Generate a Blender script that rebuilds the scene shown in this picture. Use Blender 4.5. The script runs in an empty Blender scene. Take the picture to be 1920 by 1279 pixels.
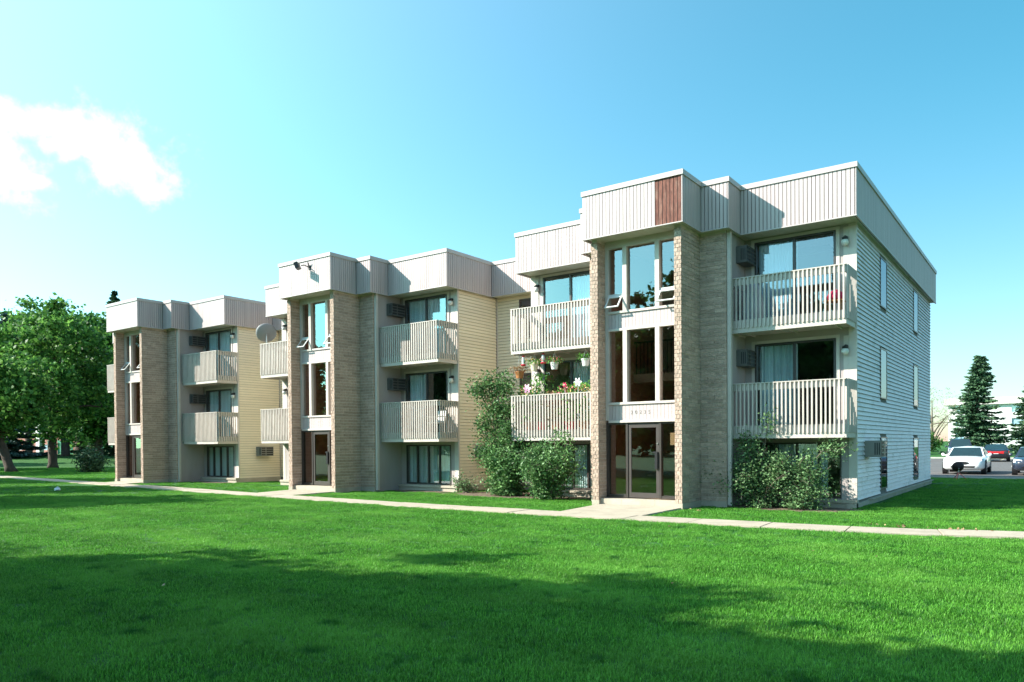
import bpy, bmesh, math, random
import numpy as np
from mathutils import Vector, Matrix
RND = random.Random(11)
NP = np.random.default_rng(5)
scene = bpy.context.scene
COL = scene.collection

# ------------------------------------------------------------------ camera
YAW, PITCH, ROLL = 0.6305, 0.0114, 0.0073
fwd = Vector((-math.sin(YAW) * math.cos(PITCH), math.cos(YAW) * math.cos(PITCH), -math.sin(PITCH)))
rgt = Vector((math.cos(YAW), math.sin(YAW), 0))
upv = rgt.cross(fwd)
r2 = rgt * math.cos(ROLL) - upv * math.sin(ROLL)
u2 = upv * math.cos(ROLL) + rgt * math.sin(ROLL)
cam_data = bpy.data.cameras.new('camera')
cam = bpy.data.objects.new('camera', cam_data)
COL.objects.link(cam)
M = Matrix((r2, u2, -fwd)).transposed().to_4x4()
M.translation = Vector((3.9188, -19.4237, 1.68))
cam.matrix_world = M
cam_data.sensor_width = 36.0
cam_data.lens = 36.0 * 1404.22 / 1920.0
cam_data.shift_y = 0.10881
cam_data.clip_start = 0.1
cam_data.clip_end = 3000
scene.camera = cam

# ------------------------------------------------------------------ light
SUN_EL = math.radians(32.5)
SUN_AZ = math.radians(50.5)          # light travels towards +Y turned to +X
to_sun = Vector((-math.sin(SUN_AZ) * math.cos(SUN_EL), -math.cos(SUN_AZ) * math.cos(SUN_EL), math.sin(SUN_EL)))
sun_d = bpy.data.lights.new('sun', 'SUN')
sun_d.energy = 5.0
sun_d.angle = math.radians(0.5)
sun_d.color = (1.0, 0.94, 0.84)
sun = bpy.data.objects.new('sun', sun_d)
COL.objects.link(sun)
sun.location = (-30, -30, 40)
sun.rotation_euler = (-to_sun).to_track_quat('-Z', 'Y').to_euler()

world = bpy.data.worlds.new('World')
scene.world = world
world.use_nodes = True
wn, wl = world.node_tree.nodes, world.node_tree.links
wn.clear()
w_out = wn.new('ShaderNodeOutputWorld')
w_bg = wn.new('ShaderNodeBackground')
sky = wn.new('ShaderNodeTexSky')
sky.sky_type = 'NISHITA'
sky.sun_disc = False
sky.sun_elevation = SUN_EL
sky.sun_rotation = math.atan2(to_sun.x, to_sun.y)
sky.air_density = 1.0
sky.dust_density = 0.7
sky.ozone_density = 1.0
tint = wn.new('ShaderNodeMix'); tint.data_type = 'RGBA'; tint.blend_type = 'MULTIPLY'
tint.inputs[0].default_value = 1.0
tint.inputs[7].default_value = (0.22, 1.13, 1.08, 1)
wl.new(sky.outputs[0], tint.inputs[6])
w_bg.inputs[1].default_value = 0.099


def wmath(op, a, b=None):
    n = wn.new('ShaderNodeMath'); n.operation = op
    for i, v in enumerate((a, b)):
        if v is None: continue
        if isinstance(v, (int, float)): n.inputs[i].default_value = v
        else: wl.new(v, n.inputs[i])
    return n.outputs[0]


def cam_ray(px, py):
    a, b = (px - 960) / 1404.22, (848.42 - py) / 1404.22
    return (fwd + r2 * a + u2 * b).normalized()


# one fair-weather cloud bank standing in the sky at a fixed compass direction
tc = wn.new('ShaderNodeTexCoord')


def wdot(vec):
    n = wn.new('ShaderNodeVectorMath'); n.operation = 'DOT_PRODUCT'
    wl.new(tc.outputs['Generated'], n.inputs[0]); n.inputs[1].default_value = vec
    return n.outputs['Value']


c_dir = cam_ray(190, 285)
c_u = Vector((0, 0, 1)).cross(c_dir).normalized() * -1
c_v = c_u.cross(c_dir).normalized()
if c_v.z < 0: c_v = -c_v
nz = wn.new('ShaderNodeTexNoise'); nz.inputs['Scale'].default_value = 11; nz.inputs['Detail'].default_value = 7
nz.inputs['Roughness'].default_value = 0.58
wl.new(tc.outputs['Generated'], nz.inputs['Vector'])
cmask = None
front = wmath('GREATER_THAN', wdot(c_dir), 0.0)
for (px, py, ru, rv) in ((225, 300, 0.062, 0.048), (150, 270, 0.05, 0.03), (55, 228, 0.075, 0.022), (20, 335, 0.06, 0.012), (-220, 270, 0.15, 0.05)):
    d0 = cam_ray(px, py)
    uu = wmath('MULTIPLY', wmath('SUBTRACT', wdot(c_u), d0.dot(c_u)), 1 / ru)
    vv = wmath('MULTIPLY', wmath('SUBTRACT', wdot(c_v), d0.dot(c_v)), 1 / rv)
    dist = wmath('SQRT', wmath('ADD', wmath('MULTIPLY', uu, uu), wmath('MULTIPLY', vv, vv)))
    m = wmath('SUBTRACT', 1.0, dist)
    cmask = m if cmask is None else wmath('MAXIMUM', cmask, m)
cl = wmath('ADD', wmath('MULTIPLY', cmask, 0.9), wmath('MULTIPLY', wmath('SUBTRACT', nz.outputs[0], 0.49), 4.2))
cl = wmath('MULTIPLY', cl, front)
mr = wn.new('ShaderNodeMapRange'); mr.interpolation_type = 'SMOOTHSTEP'
wl.new(cl, mr.inputs[0]); mr.inputs[1].default_value = 0.0; mr.inputs[2].default_value = 0.95
mr.inputs[3].default_value = 0.0; mr.inputs[4].default_value = 0.95
# forward scattering of a hazy sky: paler towards the sun all round, deeper away from it
sdot = wdot(to_sun)
gain = wmath('ADD', 1.0, wmath('MULTIPLY', sdot, 0.48))
scl = wn.new('ShaderNodeVectorMath'); scl.operation = 'SCALE'
wl.new(tint.outputs[2], scl.inputs[0]); wl.new(gain, scl.inputs['Scale'])
aur = wmath('POWER', wmath('MAXIMUM', wmath('ADD', wmath('MULTIPLY', sdot, 0.5), 0.5), 0.0), 3.6)
aux = wn.new('ShaderNodeVectorMath'); aux.operation = 'SCALE'; aux.inputs[0].default_value = (4.2, 2.6, 2.6); wl.new(aur, aux.inputs['Scale'])
sadd = wn.new('ShaderNodeVectorMath'); sadd.operation = 'ADD'; wl.new(scl.outputs[0], sadd.inputs[0]); wl.new(aux.outputs[0], sadd.inputs[1])
# pale haze low over the horizon, all round
sz = wn.new('ShaderNodeSeparateXYZ'); wl.new(tc.outputs['Generated'], sz.inputs[0])
hz = wmath('POWER', wmath('SUBTRACT', 1.0, wmath('MINIMUM', wmath('ABSOLUTE', sz.outputs[2]), 1.0)), 6.0)
hzx = wn.new('ShaderNodeVectorMath'); hzx.operation = 'SCALE'; hzx.inputs[0].default_value = (3.8, 0.0, 0.3); wl.new(hz, hzx.inputs['Scale'])
sadd2 = wn.new('ShaderNodeVectorMath'); sadd2.operation = 'ADD'; wl.new(sadd.outputs[0], sadd2.inputs[0]); wl.new(hzx.outputs[0], sadd2.inputs[1])
cmix = wn.new('ShaderNodeMix'); cmix.data_type = 'RGBA'
wl.new(mr.outputs[0], cmix.inputs[0]); wl.new(sadd2.outputs[0], cmix.inputs[6])
cmix.inputs[7].default_value = (7.0, 7.2, 7.4, 1)
wl.new(cmix.outputs[2], w_bg.inputs[0])
wl.new(w_bg.outputs[0], w_out.inputs[0])

scene.view_settings.view_transform = 'Standard'
scene.view_settings.look = 'None'
scene.view_settings.gamma = 1.0
scene.view_settings.exposure = 1.3
scene.render.film_transparent = False


# ------------------------------------------------------------------ materials
def new_mat(name):
    m = bpy.data.materials.new(name); m.use_nodes = True
    nt = m.node_tree; nt.nodes.clear()
    return m, nt, nt.nodes, nt.links


def surf(name, col, rough=0.6, var=0.12, vscale=3.0, bump=0.0, bscale=40.0, spec=0.3, island=0.0, dirt=None, dscale=1.2,
         stretch=None, metallic=0.0, coat=0.0, groove=None, coords='Object'):
    m, nt, N, L = new_mat(name)
    out = N.new('ShaderNodeOutputMaterial'); p = N.new('ShaderNodeBsdfPrincipled')
    L.new(p.outputs[0], out.inputs[0])
    p.inputs['Roughness'].default_value = rough
    p.inputs['Specular IOR Level'].default_value = spec
    p.inputs['Metallic'].default_value = metallic
    if coat: p.inputs['Coat Weight'].default_value = coat; p.inputs['Coat Roughness'].default_value = 0.05
    geo = N.new('ShaderNodeNewGeometry')
    mp = N.new('ShaderNodeMapping')
    L.new(geo.outputs['Position'], mp.inputs[0])
    if stretch: mp.inputs['Scale'].default_value = stretch
    n1 = N.new('ShaderNodeTexNoise'); n1.inputs['Scale'].default_value = vscale; n1.inputs['Detail'].default_value = 5
    L.new(mp.outputs[0], n1.inputs['Vector'])
    rmp = N.new('ShaderNodeMapRange'); L.new(n1.outputs[0], rmp.inputs[0])
    rmp.inputs[1].default_value = 0.25; rmp.inputs[2].default_value = 0.75
    rmp.inputs[3].default_value = 1 - var; rmp.inputs[4].default_value = 1 + var
    val = rmp.outputs[0]
    if island:
        oi = N.new('ShaderNodeObjectInfo')
        ad = N.new('ShaderNodeMath'); ad.operation = 'ADD'
        L.new(geo.outputs['Random Per Island'], ad.inputs[0]); L.new(oi.outputs['Random'], ad.inputs[1])
        fr = N.new('ShaderNodeMath'); fr.operation = 'FRACT'; L.new(ad.outputs[0], fr.inputs[0])
        mr2 = N.new('ShaderNodeMapRange'); L.new(fr.outputs[0], mr2.inputs[0])
        mr2.inputs[3].default_value = 1 - island; mr2.inputs[4].default_value = 1 + island
        mu = N.new('ShaderNodeMath'); mu.operation = 'MULTIPLY'; L.new(val, mu.inputs[0]); L.new(mr2.outputs[0], mu.inputs[1])
        val = mu.outputs[0]
    hs = N.new('ShaderNodeVectorMath'); hs.operation = 'SCALE'
    hs.inputs[0].default_value = col[:3]; L.new(val, hs.inputs['Scale'])
    c = hs.outputs[0]
    if dirt:
        n2 = N.new('ShaderNodeTexNoise'); n2.inputs['Scale'].default_value = dscale; n2.inputs['Detail'].default_value = 6
        n2.inputs['Roughness'].default_value = 0.65
        L.new(mp.outputs[0], n2.inputs['Vector'])
        r3 = N.new('ShaderNodeMapRange'); L.new(n2.outputs[0], r3.inputs[0])
        r3.inputs[1].default_value = 0.52; r3.inputs[2].default_value = 0.75; r3.inputs[3].default_value = 0; r3.inputs[4].default_value = dirt[3]
        mx = N.new('ShaderNodeMix'); mx.data_type = 'RGBA'
        L.new(r3.outputs[0], mx.inputs[0]); L.new(c, mx.inputs[6]); mx.inputs[7].default_value = (*dirt[:3], 1)
        c = mx.outputs[2]
    L.new(c, p.inputs['Base Color'])
    if bump or groove:
        h = None
        if bump:
            n3 = N.new('ShaderNodeTexNoise'); n3.inputs['Scale'].default_value = bscale; n3.inputs['Detail'].default_value = 6
            n3.inputs['Roughness'].default_value = 0.6
            L.new(geo.outputs['Position'], n3.inputs['Vector']); h = n3.outputs[0]
        b = N.new('ShaderNodeBump'); b.inputs['Strength'].default_value = bump or 0.4; b.inputs['Distance'].default_value = 0.02
        if groove:
            sx = N.new('ShaderNodeSeparateXYZ'); L.new(geo.outputs['Position'], sx.inputs[0])
            ad = N.new('ShaderNodeMath'); ad.operation = 'ADD'; L.new(sx.outputs[0], ad.inputs[0]); L.new(sx.outputs[1], ad.inputs[1])
            md = N.new('ShaderNodeMath'); md.operation = 'PINGPONG'; L.new(ad.outputs[0], md.inputs[0]); md.inputs[1].default_value = groove / 2
            gr = N.new('ShaderNodeMath'); gr.operation = 'GREATER_THAN'; L.new(md.outputs[0], gr.inputs[0]); gr.inputs[1].default_value = 0.006
            if h is None: h = gr.outputs[0]
            else:
                a2 = N.new('ShaderNodeMath'); a2.operation = 'MULTIPLY_ADD'
                L.new(h, a2.inputs[0]); a2.inputs[1].default_value = 0.2; L.new(gr.outputs[0], a2.inputs[2]); h = a2.outputs[0]
        L.new(h, b.inputs['Height']); L.new(b.outputs[0], p.inputs['Normal'])
    return m


def leafmat(name, col, var=0.35, trans=0.35, rough=0.5, spec=0.2, noise=0.25, col2=None):
    m, nt, N, L = new_mat(name)
    out = N.new('ShaderNodeOutputMaterial'); p = N.new('ShaderNodeBsdfPrincipled')
    p.inputs['Roughness'].default_value = rough; p.inputs['Specular IOR Level'].default_value = spec
    tr = N.new('ShaderNodeBsdfTranslucent'); mx = N.new('ShaderNodeMixShader'); mx.inputs[0].default_value = trans
    L.new(p.outputs[0], mx.inputs[1]); L.new(tr.outputs[0], mx.inputs[2]); L.new(mx.outputs[0], out.inputs[0])
    geo = N.new('ShaderNodeNewGeometry'); oi = N.new('ShaderNodeObjectInfo')
    ad = N.new('ShaderNodeMath'); ad.operation = 'ADD'
    L.new(geo.outputs['Random Per Island'], ad.inputs[0]); L.new(oi.outputs['Random'], ad.inputs[1])
    fr = N.new('ShaderNodeMath'); fr.operation = 'FRACT'; L.new(ad.outputs[0], fr.inputs[0])
    mr_ = N.new('ShaderNodeMapRange'); L.new(fr.outputs[0], mr_.inputs[0]); mr_.inputs[3].default_value = 1 - var; mr_.inputs[4].default_value = 1 + var
    nz_ = N.new('ShaderNodeTexNoise'); nz_.inputs['Scale'].default_value = 0.35; nz_.inputs['Detail'].default_value = 3
    L.new(geo.outputs['Position'], nz_.inputs['Vector'])
    m2 = N.new('ShaderNodeMapRange'); L.new(nz_.outputs[0], m2.inputs[0]); m2.inputs[1].default_value = .3; m2.inputs[2].default_value = .7
    m2.inputs[3].default_value = 1 - noise; m2.inputs[4].default_value = 1 + noise
    mu = N.new('ShaderNodeMath'); mu.operation = 'MULTIPLY'; L.new(mr_.outputs[0], mu.inputs[0]); L.new(m2.outputs[0], mu.inputs[1])
    cc = N.new('ShaderNodeMix'); cc.data_type = 'RGBA'
    cc.inputs[6].default_value = (*col, 1); cc.inputs[7].default_value = (*(col2 or [c * 1.1 for c in col]), 1)
    L.new(fr.outputs[0], cc.inputs[0])
    sc = N.new('ShaderNodeVectorMath'); sc.operation = 'SCALE'; L.new(cc.outputs[2], sc.inputs[0]); L.new(mu.outputs[0], sc.inputs['Scale'])
    L.new(sc.outputs[0], p.inputs['Base Color']); L.new(sc.outputs[0], tr.inputs[0])
    return m


def glassmat(name, tint_=(0.75, 0.82, 0.84), ior=2.1, refl=(0.9, 0.95, 1.0), wav=0.0):
    m, nt, N, L = new_mat(name)
    out = N.new('ShaderNodeOutputMaterial')
    t = N.new('ShaderNodeBsdfTransparent'); t.inputs[0].default_value = (*tint_, 1)
    g = N.new('ShaderNodeBsdfGlossy'); g.inputs['Roughness'].default_value = 0.015; g.inputs[0].default_value = (*refl, 1)
    f = N.new('ShaderNodeFresnel'); f.inputs[0].default_value = ior
    gb = N.new('ShaderNodeNewGeometry'); iv = N.new('ShaderNodeMath'); iv.operation = 'SUBTRACT'; iv.inputs[0].default_value = 1.0; L.new(gb.outputs['Backfacing'], iv.inputs[1])
    fm = N.new('ShaderNodeMath'); fm.operation = 'MULTIPLY'; L.new(f.outputs[0], fm.inputs[0]); L.new(iv.outputs[0], fm.inputs[1])      # only the outer face mirrors
    mx = N.new('ShaderNodeMixShader'); L.new(fm.outputs[0], mx.inputs[0]); L.new(t.outputs[0], mx.inputs[1]); L.new(g.outputs[0], mx.inputs[2])
    if wav:
        geo = N.new('ShaderNodeNewGeometry')
        nz_ = N.new('ShaderNodeTexNoise'); nz_.inputs['Scale'].default_value = 1.3; nz_.inputs['Detail'].default_value = 1
        L.new(geo.outputs['Position'], nz_.inputs['Vector'])
        b = N.new('ShaderNodeBump'); b.inputs['Strength'].default_value = wav; b.inputs['Distance'].default_value = 0.05
        L.new(nz_.outputs[0], b.inputs['Height']); L.new(b.outputs[0], g.inputs['Normal'])
    L.new(mx.outputs[0], out.inputs[0])
    return m


def lampmat(name, col):
    return surf(name, col, rough=0.25, var=0.02, spec=0.5)


MT = {}
MT['fascia'] = surf('fascia_paint', (0.44, 0.365, 0.36), rough=0.5, var=0.04, vscale=2.0, dirt=(0.351, 0.312, 0.281, 0.35), dscale=1.5, stretch=(5, 5, 0.3), island=0.05)
MT['fascia_back'] = surf('fascia_shadow_gap', (0.1, 0.085, 0.08), rough=0.8)
MT['cap'] = surf('roof_edge_metal', (0.43, 0.375, 0.36), rough=0.4, var=0.05, dirt=(0.351, 0.328, 0.296, 0.4))
MT['soffit'] = surf('soffit_paint', (0.484, 0.468, 0.390), rough=0.6, var=0.06, dirt=(0.273, 0.211, 0.125, 0.5), dscale=1.1, island=0.04)
MT['brown'] = surf('bare_brown_board', (0.148, 0.058, 0.043), rough=0.85, var=0.45, vscale=25, stretch=(1, 1, 0.25), bump=0.3, bscale=60, dirt=(0.281, 0.172, 0.133, 0.8), dscale=9, island=0.1)
MT['wood'] = surf('weathered_wood', (0.429, 0.312, 0.172), rough=0.85, var=0.4, vscale=12, dirt=(0.094, 0.055, 0.031, 0.9), dscale=5)
MT['brick'] = surf('split_face_brick', (0.41, 0.3, 0.24), rough=0.9, var=0.22, vscale=14, bump=0.9, bscale=28, spec=0.15, island=0.16, dirt=(0.281, 0.218, 0.164, 0.6), dscale=0.8)
MT['mortar'] = surf('mortar', (0.57, 0.48, 0.41), rough=0.95, var=0.12, bump=0.2)
MT['siding_white'] = surf('white_siding', (0.69, 0.62, 0.66), rough=0.45, var=0.05, vscale=1.5, dirt=(0.30, 0.29, 0.27, 0.6), dscale=2.2, stretch=(1, 1, 2), island=0.05)
MT['siding_cream'] = surf('cream_siding', (0.71, 0.62, 0.48), rough=0.45, var=0.05, vscale=1.5, dirt=(0.429, 0.374, 0.250, 0.3), dscale=1.5, island=0.04)
MT['siding_shade'] = surf('siding_lap_shade', (0.17, 0.155, 0.14), rough=0.9)  # dark backing colour stands in for the shade under each lap
MT['paint'] = surf('balcony_paint', (0.47, 0.415, 0.375), rough=0.55, var=0.06, vscale=4, dirt=(0.281, 0.242, 0.195, 0.45), dscale=3.0, island=0.03)
MT['plywood'] = surf('grooved_plywood', (0.36, 0.31, 0.3), rough=0.7, var=0.07, vscale=3, groove=0.2, dirt=(0.257, 0.211, 0.179, 0.4), stretch=(1, 1, 0.3))
MT['trim'] = surf('window_trim', (0.52, 0.46, 0.42), rough=0.5, var=0.05, dirt=(0.312, 0.281, 0.234, 0.3), dscale=2.5)
MT['bronze'] = surf('bronze_frame', (0.045, 0.037, 0.034), rough=0.35, var=0.1, spec=0.5)
MT['doorframe'] = surf('door_frame', (0.09, 0.075, 0.072), rough=0.35, var=0.1, spec=0.5, metallic=0.4)
MT['steel'] = surf('steel', (0.5, 0.5, 0.5), rough=0.3, metallic=0.9)
MT['black'] = surf('black_plastic', (0.02, 0.02, 0.022), rough=0.4)
MT['concrete'] = surf('concrete', (0.4, 0.35, 0.28), rough=0.9, var=0.12, vscale=2.5, bump=0.25, bscale=60, dirt=(0.234, 0.211, 0.164, 0.5), dscale=1.3)
MT['walk'] = surf('sidewalk_concrete', (0.39, 0.33, 0.255), rough=0.92, var=0.10, vscale=2.0, bump=0.25, bscale=80, dirt=(0.22, 0.19, 0.14, 0.7), dscale=1.6, island=0.06)
MT['walkgap'] = surf('joint_soil', (0.10, 0.085, 0.06), rough=1.0, var=0.3)
MT['interior'] = surf('interior_wall', (0.26, 0.235, 0.22), rough=0.8, var=0.05)
MT['stairwall'] = surf('stair_wall', (0.34, 0.2, 0.155), rough=0.8, var=0.08)
MT['stairpaint'] = surf('stair_paint', (0.36, 0.31, 0.27), rough=0.7, var=0.05)
MT['roof'] = surf('roof_gravel', (0.22, 0.21, 0.20), rough=1.0, var=0.2)
MT['blind'] = surf('vertical_blind', (0.5, 0.6, 0.62), rough=0.7, var=0.05, island=0.12)
MT['blind2'] = surf('sheer_curtain', (0.48, 0.58, 0.66), rough=0.8, var=0.08)
MT['glass'] = glassmat('window_glass', tint_=(0.93, 0.97, 0.97), ior=2.5, wav=0.02)
MT['glass_stair'] = glassmat('stair_glass', tint_=(0.8, 0.76, 0.70), ior=2.5, wav=0.02)
MT['glass_low'] = glassmat('low_glass', tint_=(0.95, 0.98, 0.97), ior=2.9, wav=0.02)
MT['glass_side'] = glassmat('coated_glass', tint_=(0.5, 0.6, 0.6), ior=4.5, wav=0.01)
MT['ac_shade'] = surf('shaded_casing', (0.10, 0.097, 0.09), rough=0.6, var=0.1)  # casing colour darkened to carry the shade of the recess
MT['glass_door'] = glassmat('door_glass', tint_=(0.75, 0.68, 0.58), ior=2.3, wav=0.02)
MT['glass_car'] = glassmat('car_glass', tint_=(0.25, 0.3, 0.3), ior=1.7)
MT['ac'] = surf('air_conditioner_casing', (0.21, 0.205, 0.19), rough=0.5, var=0.08, dirt=(0.156, 0.117, 0.078, 0.5))
MT['globe'] = lampmat('opal_globe', (0.6, 0.59, 0.56))
MT['white'] = surf('white_plastic', (0.585, 0.585, 0.577), rough=0.35, var=0.03)
MT['red'] = surf('red_plastic', (0.55, 0.03, 0.05), rough=0.35, var=0.08)
MT['redfab'] = surf('crimson_cloth', (0.60, 0.03, 0.10), rough=0.8, var=0.15)
MT['pink'] = surf('pink_film', (0.85, 0.40, 0.62), rough=0.4, var=0.3, vscale=20)
MT['stoolwood'] = surf('stool_wood', (0.35, 0.14, 0.05), rough=0.6, var=0.2)
MT['tarp'] = surf('grey_tarp', (0.38, 0.40, 0.43), rough=0.75, var=0.1, bump=0.2, bscale=15)
MT['mulch'] = surf('bare_soil', (0.14, 0.10, 0.07), rough=1.0, var=0.4, vscale=6, bump=0.8, bscale=30, dirt=(0.26, 0.22, 0.14, 0.8), dscale=3)
MT['asphalt'] = surf('asphalt', (0.121, 0.111, 0.107), rough=0.9, var=0.12, vscale=0.8, bump=0.3, bscale=50, dirt=(0.078, 0.074, 0.070, 0.6), dscale=0.5)
MT['linepaint'] = surf('parking_paint', (0.452, 0.390, 0.257), rough=0.8, var=0.2, vscale=6)
MT['kerb'] = surf('kerb_concrete', (0.390, 0.374, 0.335), rough=0.9, var=0.1)
MT['bark'] = surf('bark', (0.075, 0.055, 0.045), rough=0.95, var=0.35, vscale=8, stretch=(1, 1, 0.25), bump=0.9, bscale=22)
MT['barkgrey'] = surf('grey_bark', (0.16, 0.125, 0.10), rough=0.95, var=0.3, vscale=8, stretch=(1, 1, 0.25))
MT['maple'] = leafmat('maple_leaf', (0.032, 0.12, 0.02), col2=(0.13, 0.26, 0.05), trans=0.4)
MT['mapledark'] = leafmat('dark_leaf', (0.025, 0.095, 0.018), col2=(0.06, 0.16, 0.03), trans=0.35)
MT['shrub'] = leafmat('shrub_leaf', (0.055, 0.14, 0.045), col2=(0.19, 0.31, 0.13), trans=0.3, rough=0.5, spec=0.3)
MT['shrubdark'] = leafmat('lilac_leaf', (0.035, 0.11, 0.028), col2=(0.14, 0.26, 0.09), trans=0.3, rough=0.5, spec=0.3)
MT['spruce'] = leafmat('spruce_needles', (0.035, 0.085, 0.045), col2=(0.07, 0.13, 0.06), trans=0.12, rough=0.6)
MT['bluespruce'] = leafmat('blue_spruce_needles', (0.05, 0.10, 0.10), col2=(0.09, 0.15, 0.15), trans=0.1, rough=0.6)
MT['sparse'] = leafmat('young_leaf', (0.22, 0.24, 0.09), col2=(0.30, 0.27, 0.13), trans=0.4)
MT['grass'] = leafmat('grass_blade', (0.030, 0.19, 0.020), col2=(0.085, 0.31, 0.05), var=0.35, trans=0.35, rough=0.4, spec=0.45, noise=0.22)
MT['flowermix'] = leafmat('red_flower', (0.6, 0.04, 0.06), col2=(0.75, 0.25, 0.3), trans=0.2)
MT['floweryel'] = leafmat('orange_flower', (0.7, 0.35, 0.06), col2=(0.75, 0.55, 0.35), trans=0.2)
MT['herb'] = leafmat('bright_leaf', (0.06, 0.22, 0.03), col2=(0.13, 0.30, 0.06), trans=0.35)
MT['dry'] = leafmat('dry_leaf', (0.22, 0.11, 0.05), col2=(0.34, 0.24, 0.13), trans=0.2)


# ------------------------------------------------------------------ mesh helpers
class MB:
    def __init__(s): s.v, s.f = [], []

    def box(s, x0, x1, y0, y1, z0, z1):
        b = len(s.v)
        s.v += [(x0, y0, z0), (x1, y0, z0), (x1, y1, z0), (x0, y1, z0), (x0, y0, z1), (x1, y0, z1), (x1, y1, z1), (x0, y1, z1)]
        s.f += [tuple(b + i for i in q) for q in ((0, 3, 2, 1), (4, 5, 6, 7), (0, 1, 5, 4), (1, 2, 6, 5), (2, 3, 7, 6), (3, 0, 4, 7))]
        return s

    def hexa(s, p):      # 8 points, same order as box
        b = len(s.v); s.v += [tuple(q) for q in p]
        s.f += [tuple(b + i for i in q) for q in ((0, 3, 2, 1), (4, 5, 6, 7), (0, 1, 5, 4), (1, 2, 6, 5), (2, 3, 7, 6), (3, 0, 4, 7))]
        return s

    def obox(s, c, ax, ay, az, hx, hy, hz):
        c = Vector(c)
        pts = [c + ax * (sx * hx) + ay * (sy * hy) + az * (sz * hz) for sz in (-1, 1) for sx, sy in ((-1, -1), (1, -1), (1, 1), (-1, 1))]
        return s.hexa(pts)

    def quad(s, a, b, c, d):
        k = len(s.v); s.v += [tuple(a), tuple(b), tuple(c), tuple(d)]; s.f.append((k, k + 1, k + 2, k + 3)); return s

    def tube(s, pts, rad, n=6, caps=True):
        pts = [Vector(p) for p in pts]
        if not hasattr(rad, '__len__'): rad = [rad] * len(pts)
        rings = []
        for i, p in enumerate(pts):
            d = (pts[min(i + 1, len(pts) - 1)] - pts[max(i - 1, 0)])
            if d.length < 1e-9: d = Vector((0, 0, 1))
            d.normalize()
            a = d.cross(Vector((0, 0, 1)) if abs(d.z) < 0.95 else Vector((1, 0, 0))).normalized(); b = d.cross(a)
            k = len(s.v)
            for j in range(n):
                t = 2 * math.pi * j / n
                s.v.append(tuple(p + (a * math.cos(t) + b * math.sin(t)) * rad[i]))
            rings.append(k)
        for r0, r1 in zip(rings, rings[1:]):
            for j in range(n):
                s.f.append((r0 + j, r0 + (j + 1) % n, r1 + (j + 1) % n, r1 + j))
        if caps:
            s.f.append(tuple(rings[0] + j for j in range(n))[::-1]); s.f.append(tuple(rings[-1] + j for j in range(n)))
        return s

    def lathe(s, c, prof, n=16, axis=Vector((0, 0, 1)), cap=True):
        axis = axis.normalized()
        a = axis.cross(Vector((1, 0, 0)) if abs(axis.x) < 0.9 else Vector((0, 1, 0))).normalized(); b = axis.cross(a)
        c = Vector(c); rings = []
        for r, h in prof:
            k = len(s.v)
            for j in range(n):
                t = 2 * math.pi * j / n
                s.v.append(tuple(c + axis * h + (a * math.cos(t) + b * math.sin(t)) * max(r, 1e-4)))
            rings.append(k)
        for r0, r1 in zip(rings, rings[1:]):
            for j in range(n): s.f.append((r0 + j, r0 + (j + 1) % n, r1 + (j + 1) % n, r1 + j))
        if cap:
            s.f.append(tuple(rings[0] + j for j in range(n))[::-1]); s.f.append(tuple(rings[-1] + j for j in range(n)))
        return s

    def add(s, o):
        b = len(s.v); s.v += o.v; s.f += [tuple(b + i for i in q) for q in o.f]; return s


def link(name, me, mat=None, parent=None, smooth=False, **props):
    o = bpy.data.objects.new(name, me); COL.objects.link(o)
    if mat is not None:
        me.materials.clear(); me.materials.append(MT[mat] if isinstance(mat, str) else mat)
    if smooth:
        me.polygons.foreach_set('use_smooth', [True] * len(me.polygons))
    if parent is not None: o.parent = parent
    for k, v in props.items(): o[k] = v
    return o


def obj(name, mb, mat=None, parent=None, smooth=False, **props):
    me = bpy.data.meshes.new(name); me.from_pydata(mb.v, [], mb.f); me.update()
    return link(name, me, mat, parent, smooth, **props)


def thing(name, label, cat, loc=(0, 0, 0), group=None, rot=0.0):
    o = bpy.data.objects.new(name, None); COL.objects.link(o); o.location = loc; o.rotation_euler = (0, 0, rot)
    o['label'] = label; o['category'] = cat
    if group: o['group'] = group
    return o


def tag(o, label, cat, group=None):
    o['label'] = label; o['category'] = cat
    if group: o['group'] = group
    return o


def struct(name, mb, mat, **p):
    o = obj(name, mb, mat); o['kind'] = 'structure'
    for k, v in p.items(): o[k] = v
    return o


def np_mesh(name, V, F):
    me = bpy.data.meshes.new(name)
    V = np.asarray(V, np.float32); F = np.asarray(F, np.int32)
    k = F.shape[1]
    me.vertices.add(len(V)); me.vertices.foreach_set('co', V.ravel())
    me.loops.add(F.size); me.loops.foreach_set('vertex_index', F.ravel())
    me.polygons.add(len(F)); me.polygons.foreach_set('loop_start', np.arange(0, F.size, k, dtype=np.int32))
    me.polygons.foreach_set('loop_total', np.full(len(F), k, np.int32))
    me.update(calc_edges=True); me.validate()
    return me


def leaves(P, size, rng, flat=0.0, outdir=None, aspect=0.55):
    """diamond leaves at points P; returns V,F"""
    n = len(P)
    d = rng.normal(size=(n, 3)); d[:, 2] *= (1 - flat)
    if outdir is not None: d = d * 0.6 + outdir
    d /= np.linalg.norm(d, axis=1, keepdims=True) + 1e-9
    q = rng.normal(size=(n, 3)); q[:, 2] += 0.0
    w = np.cross(d, q); w /= np.linalg.norm(w, axis=1, keepdims=True) + 1e-9
    nn = np.cross(d, w)
    s = (size * rng.uniform(0.7, 1.3, n))[:, None]
    a = P - d * s * 0.5; b = P + w * s * aspect * 0.5 + nn * s * 0.08; c = P + d * s * 0.5; e = P - w * s * aspect * 0.5 + nn * s * 0.08
    V = np.stack([a, b, c, e], 1).reshape(-1, 3)
    F = np.arange(4 * n).reshape(n, 4)
    return V, F


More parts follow.
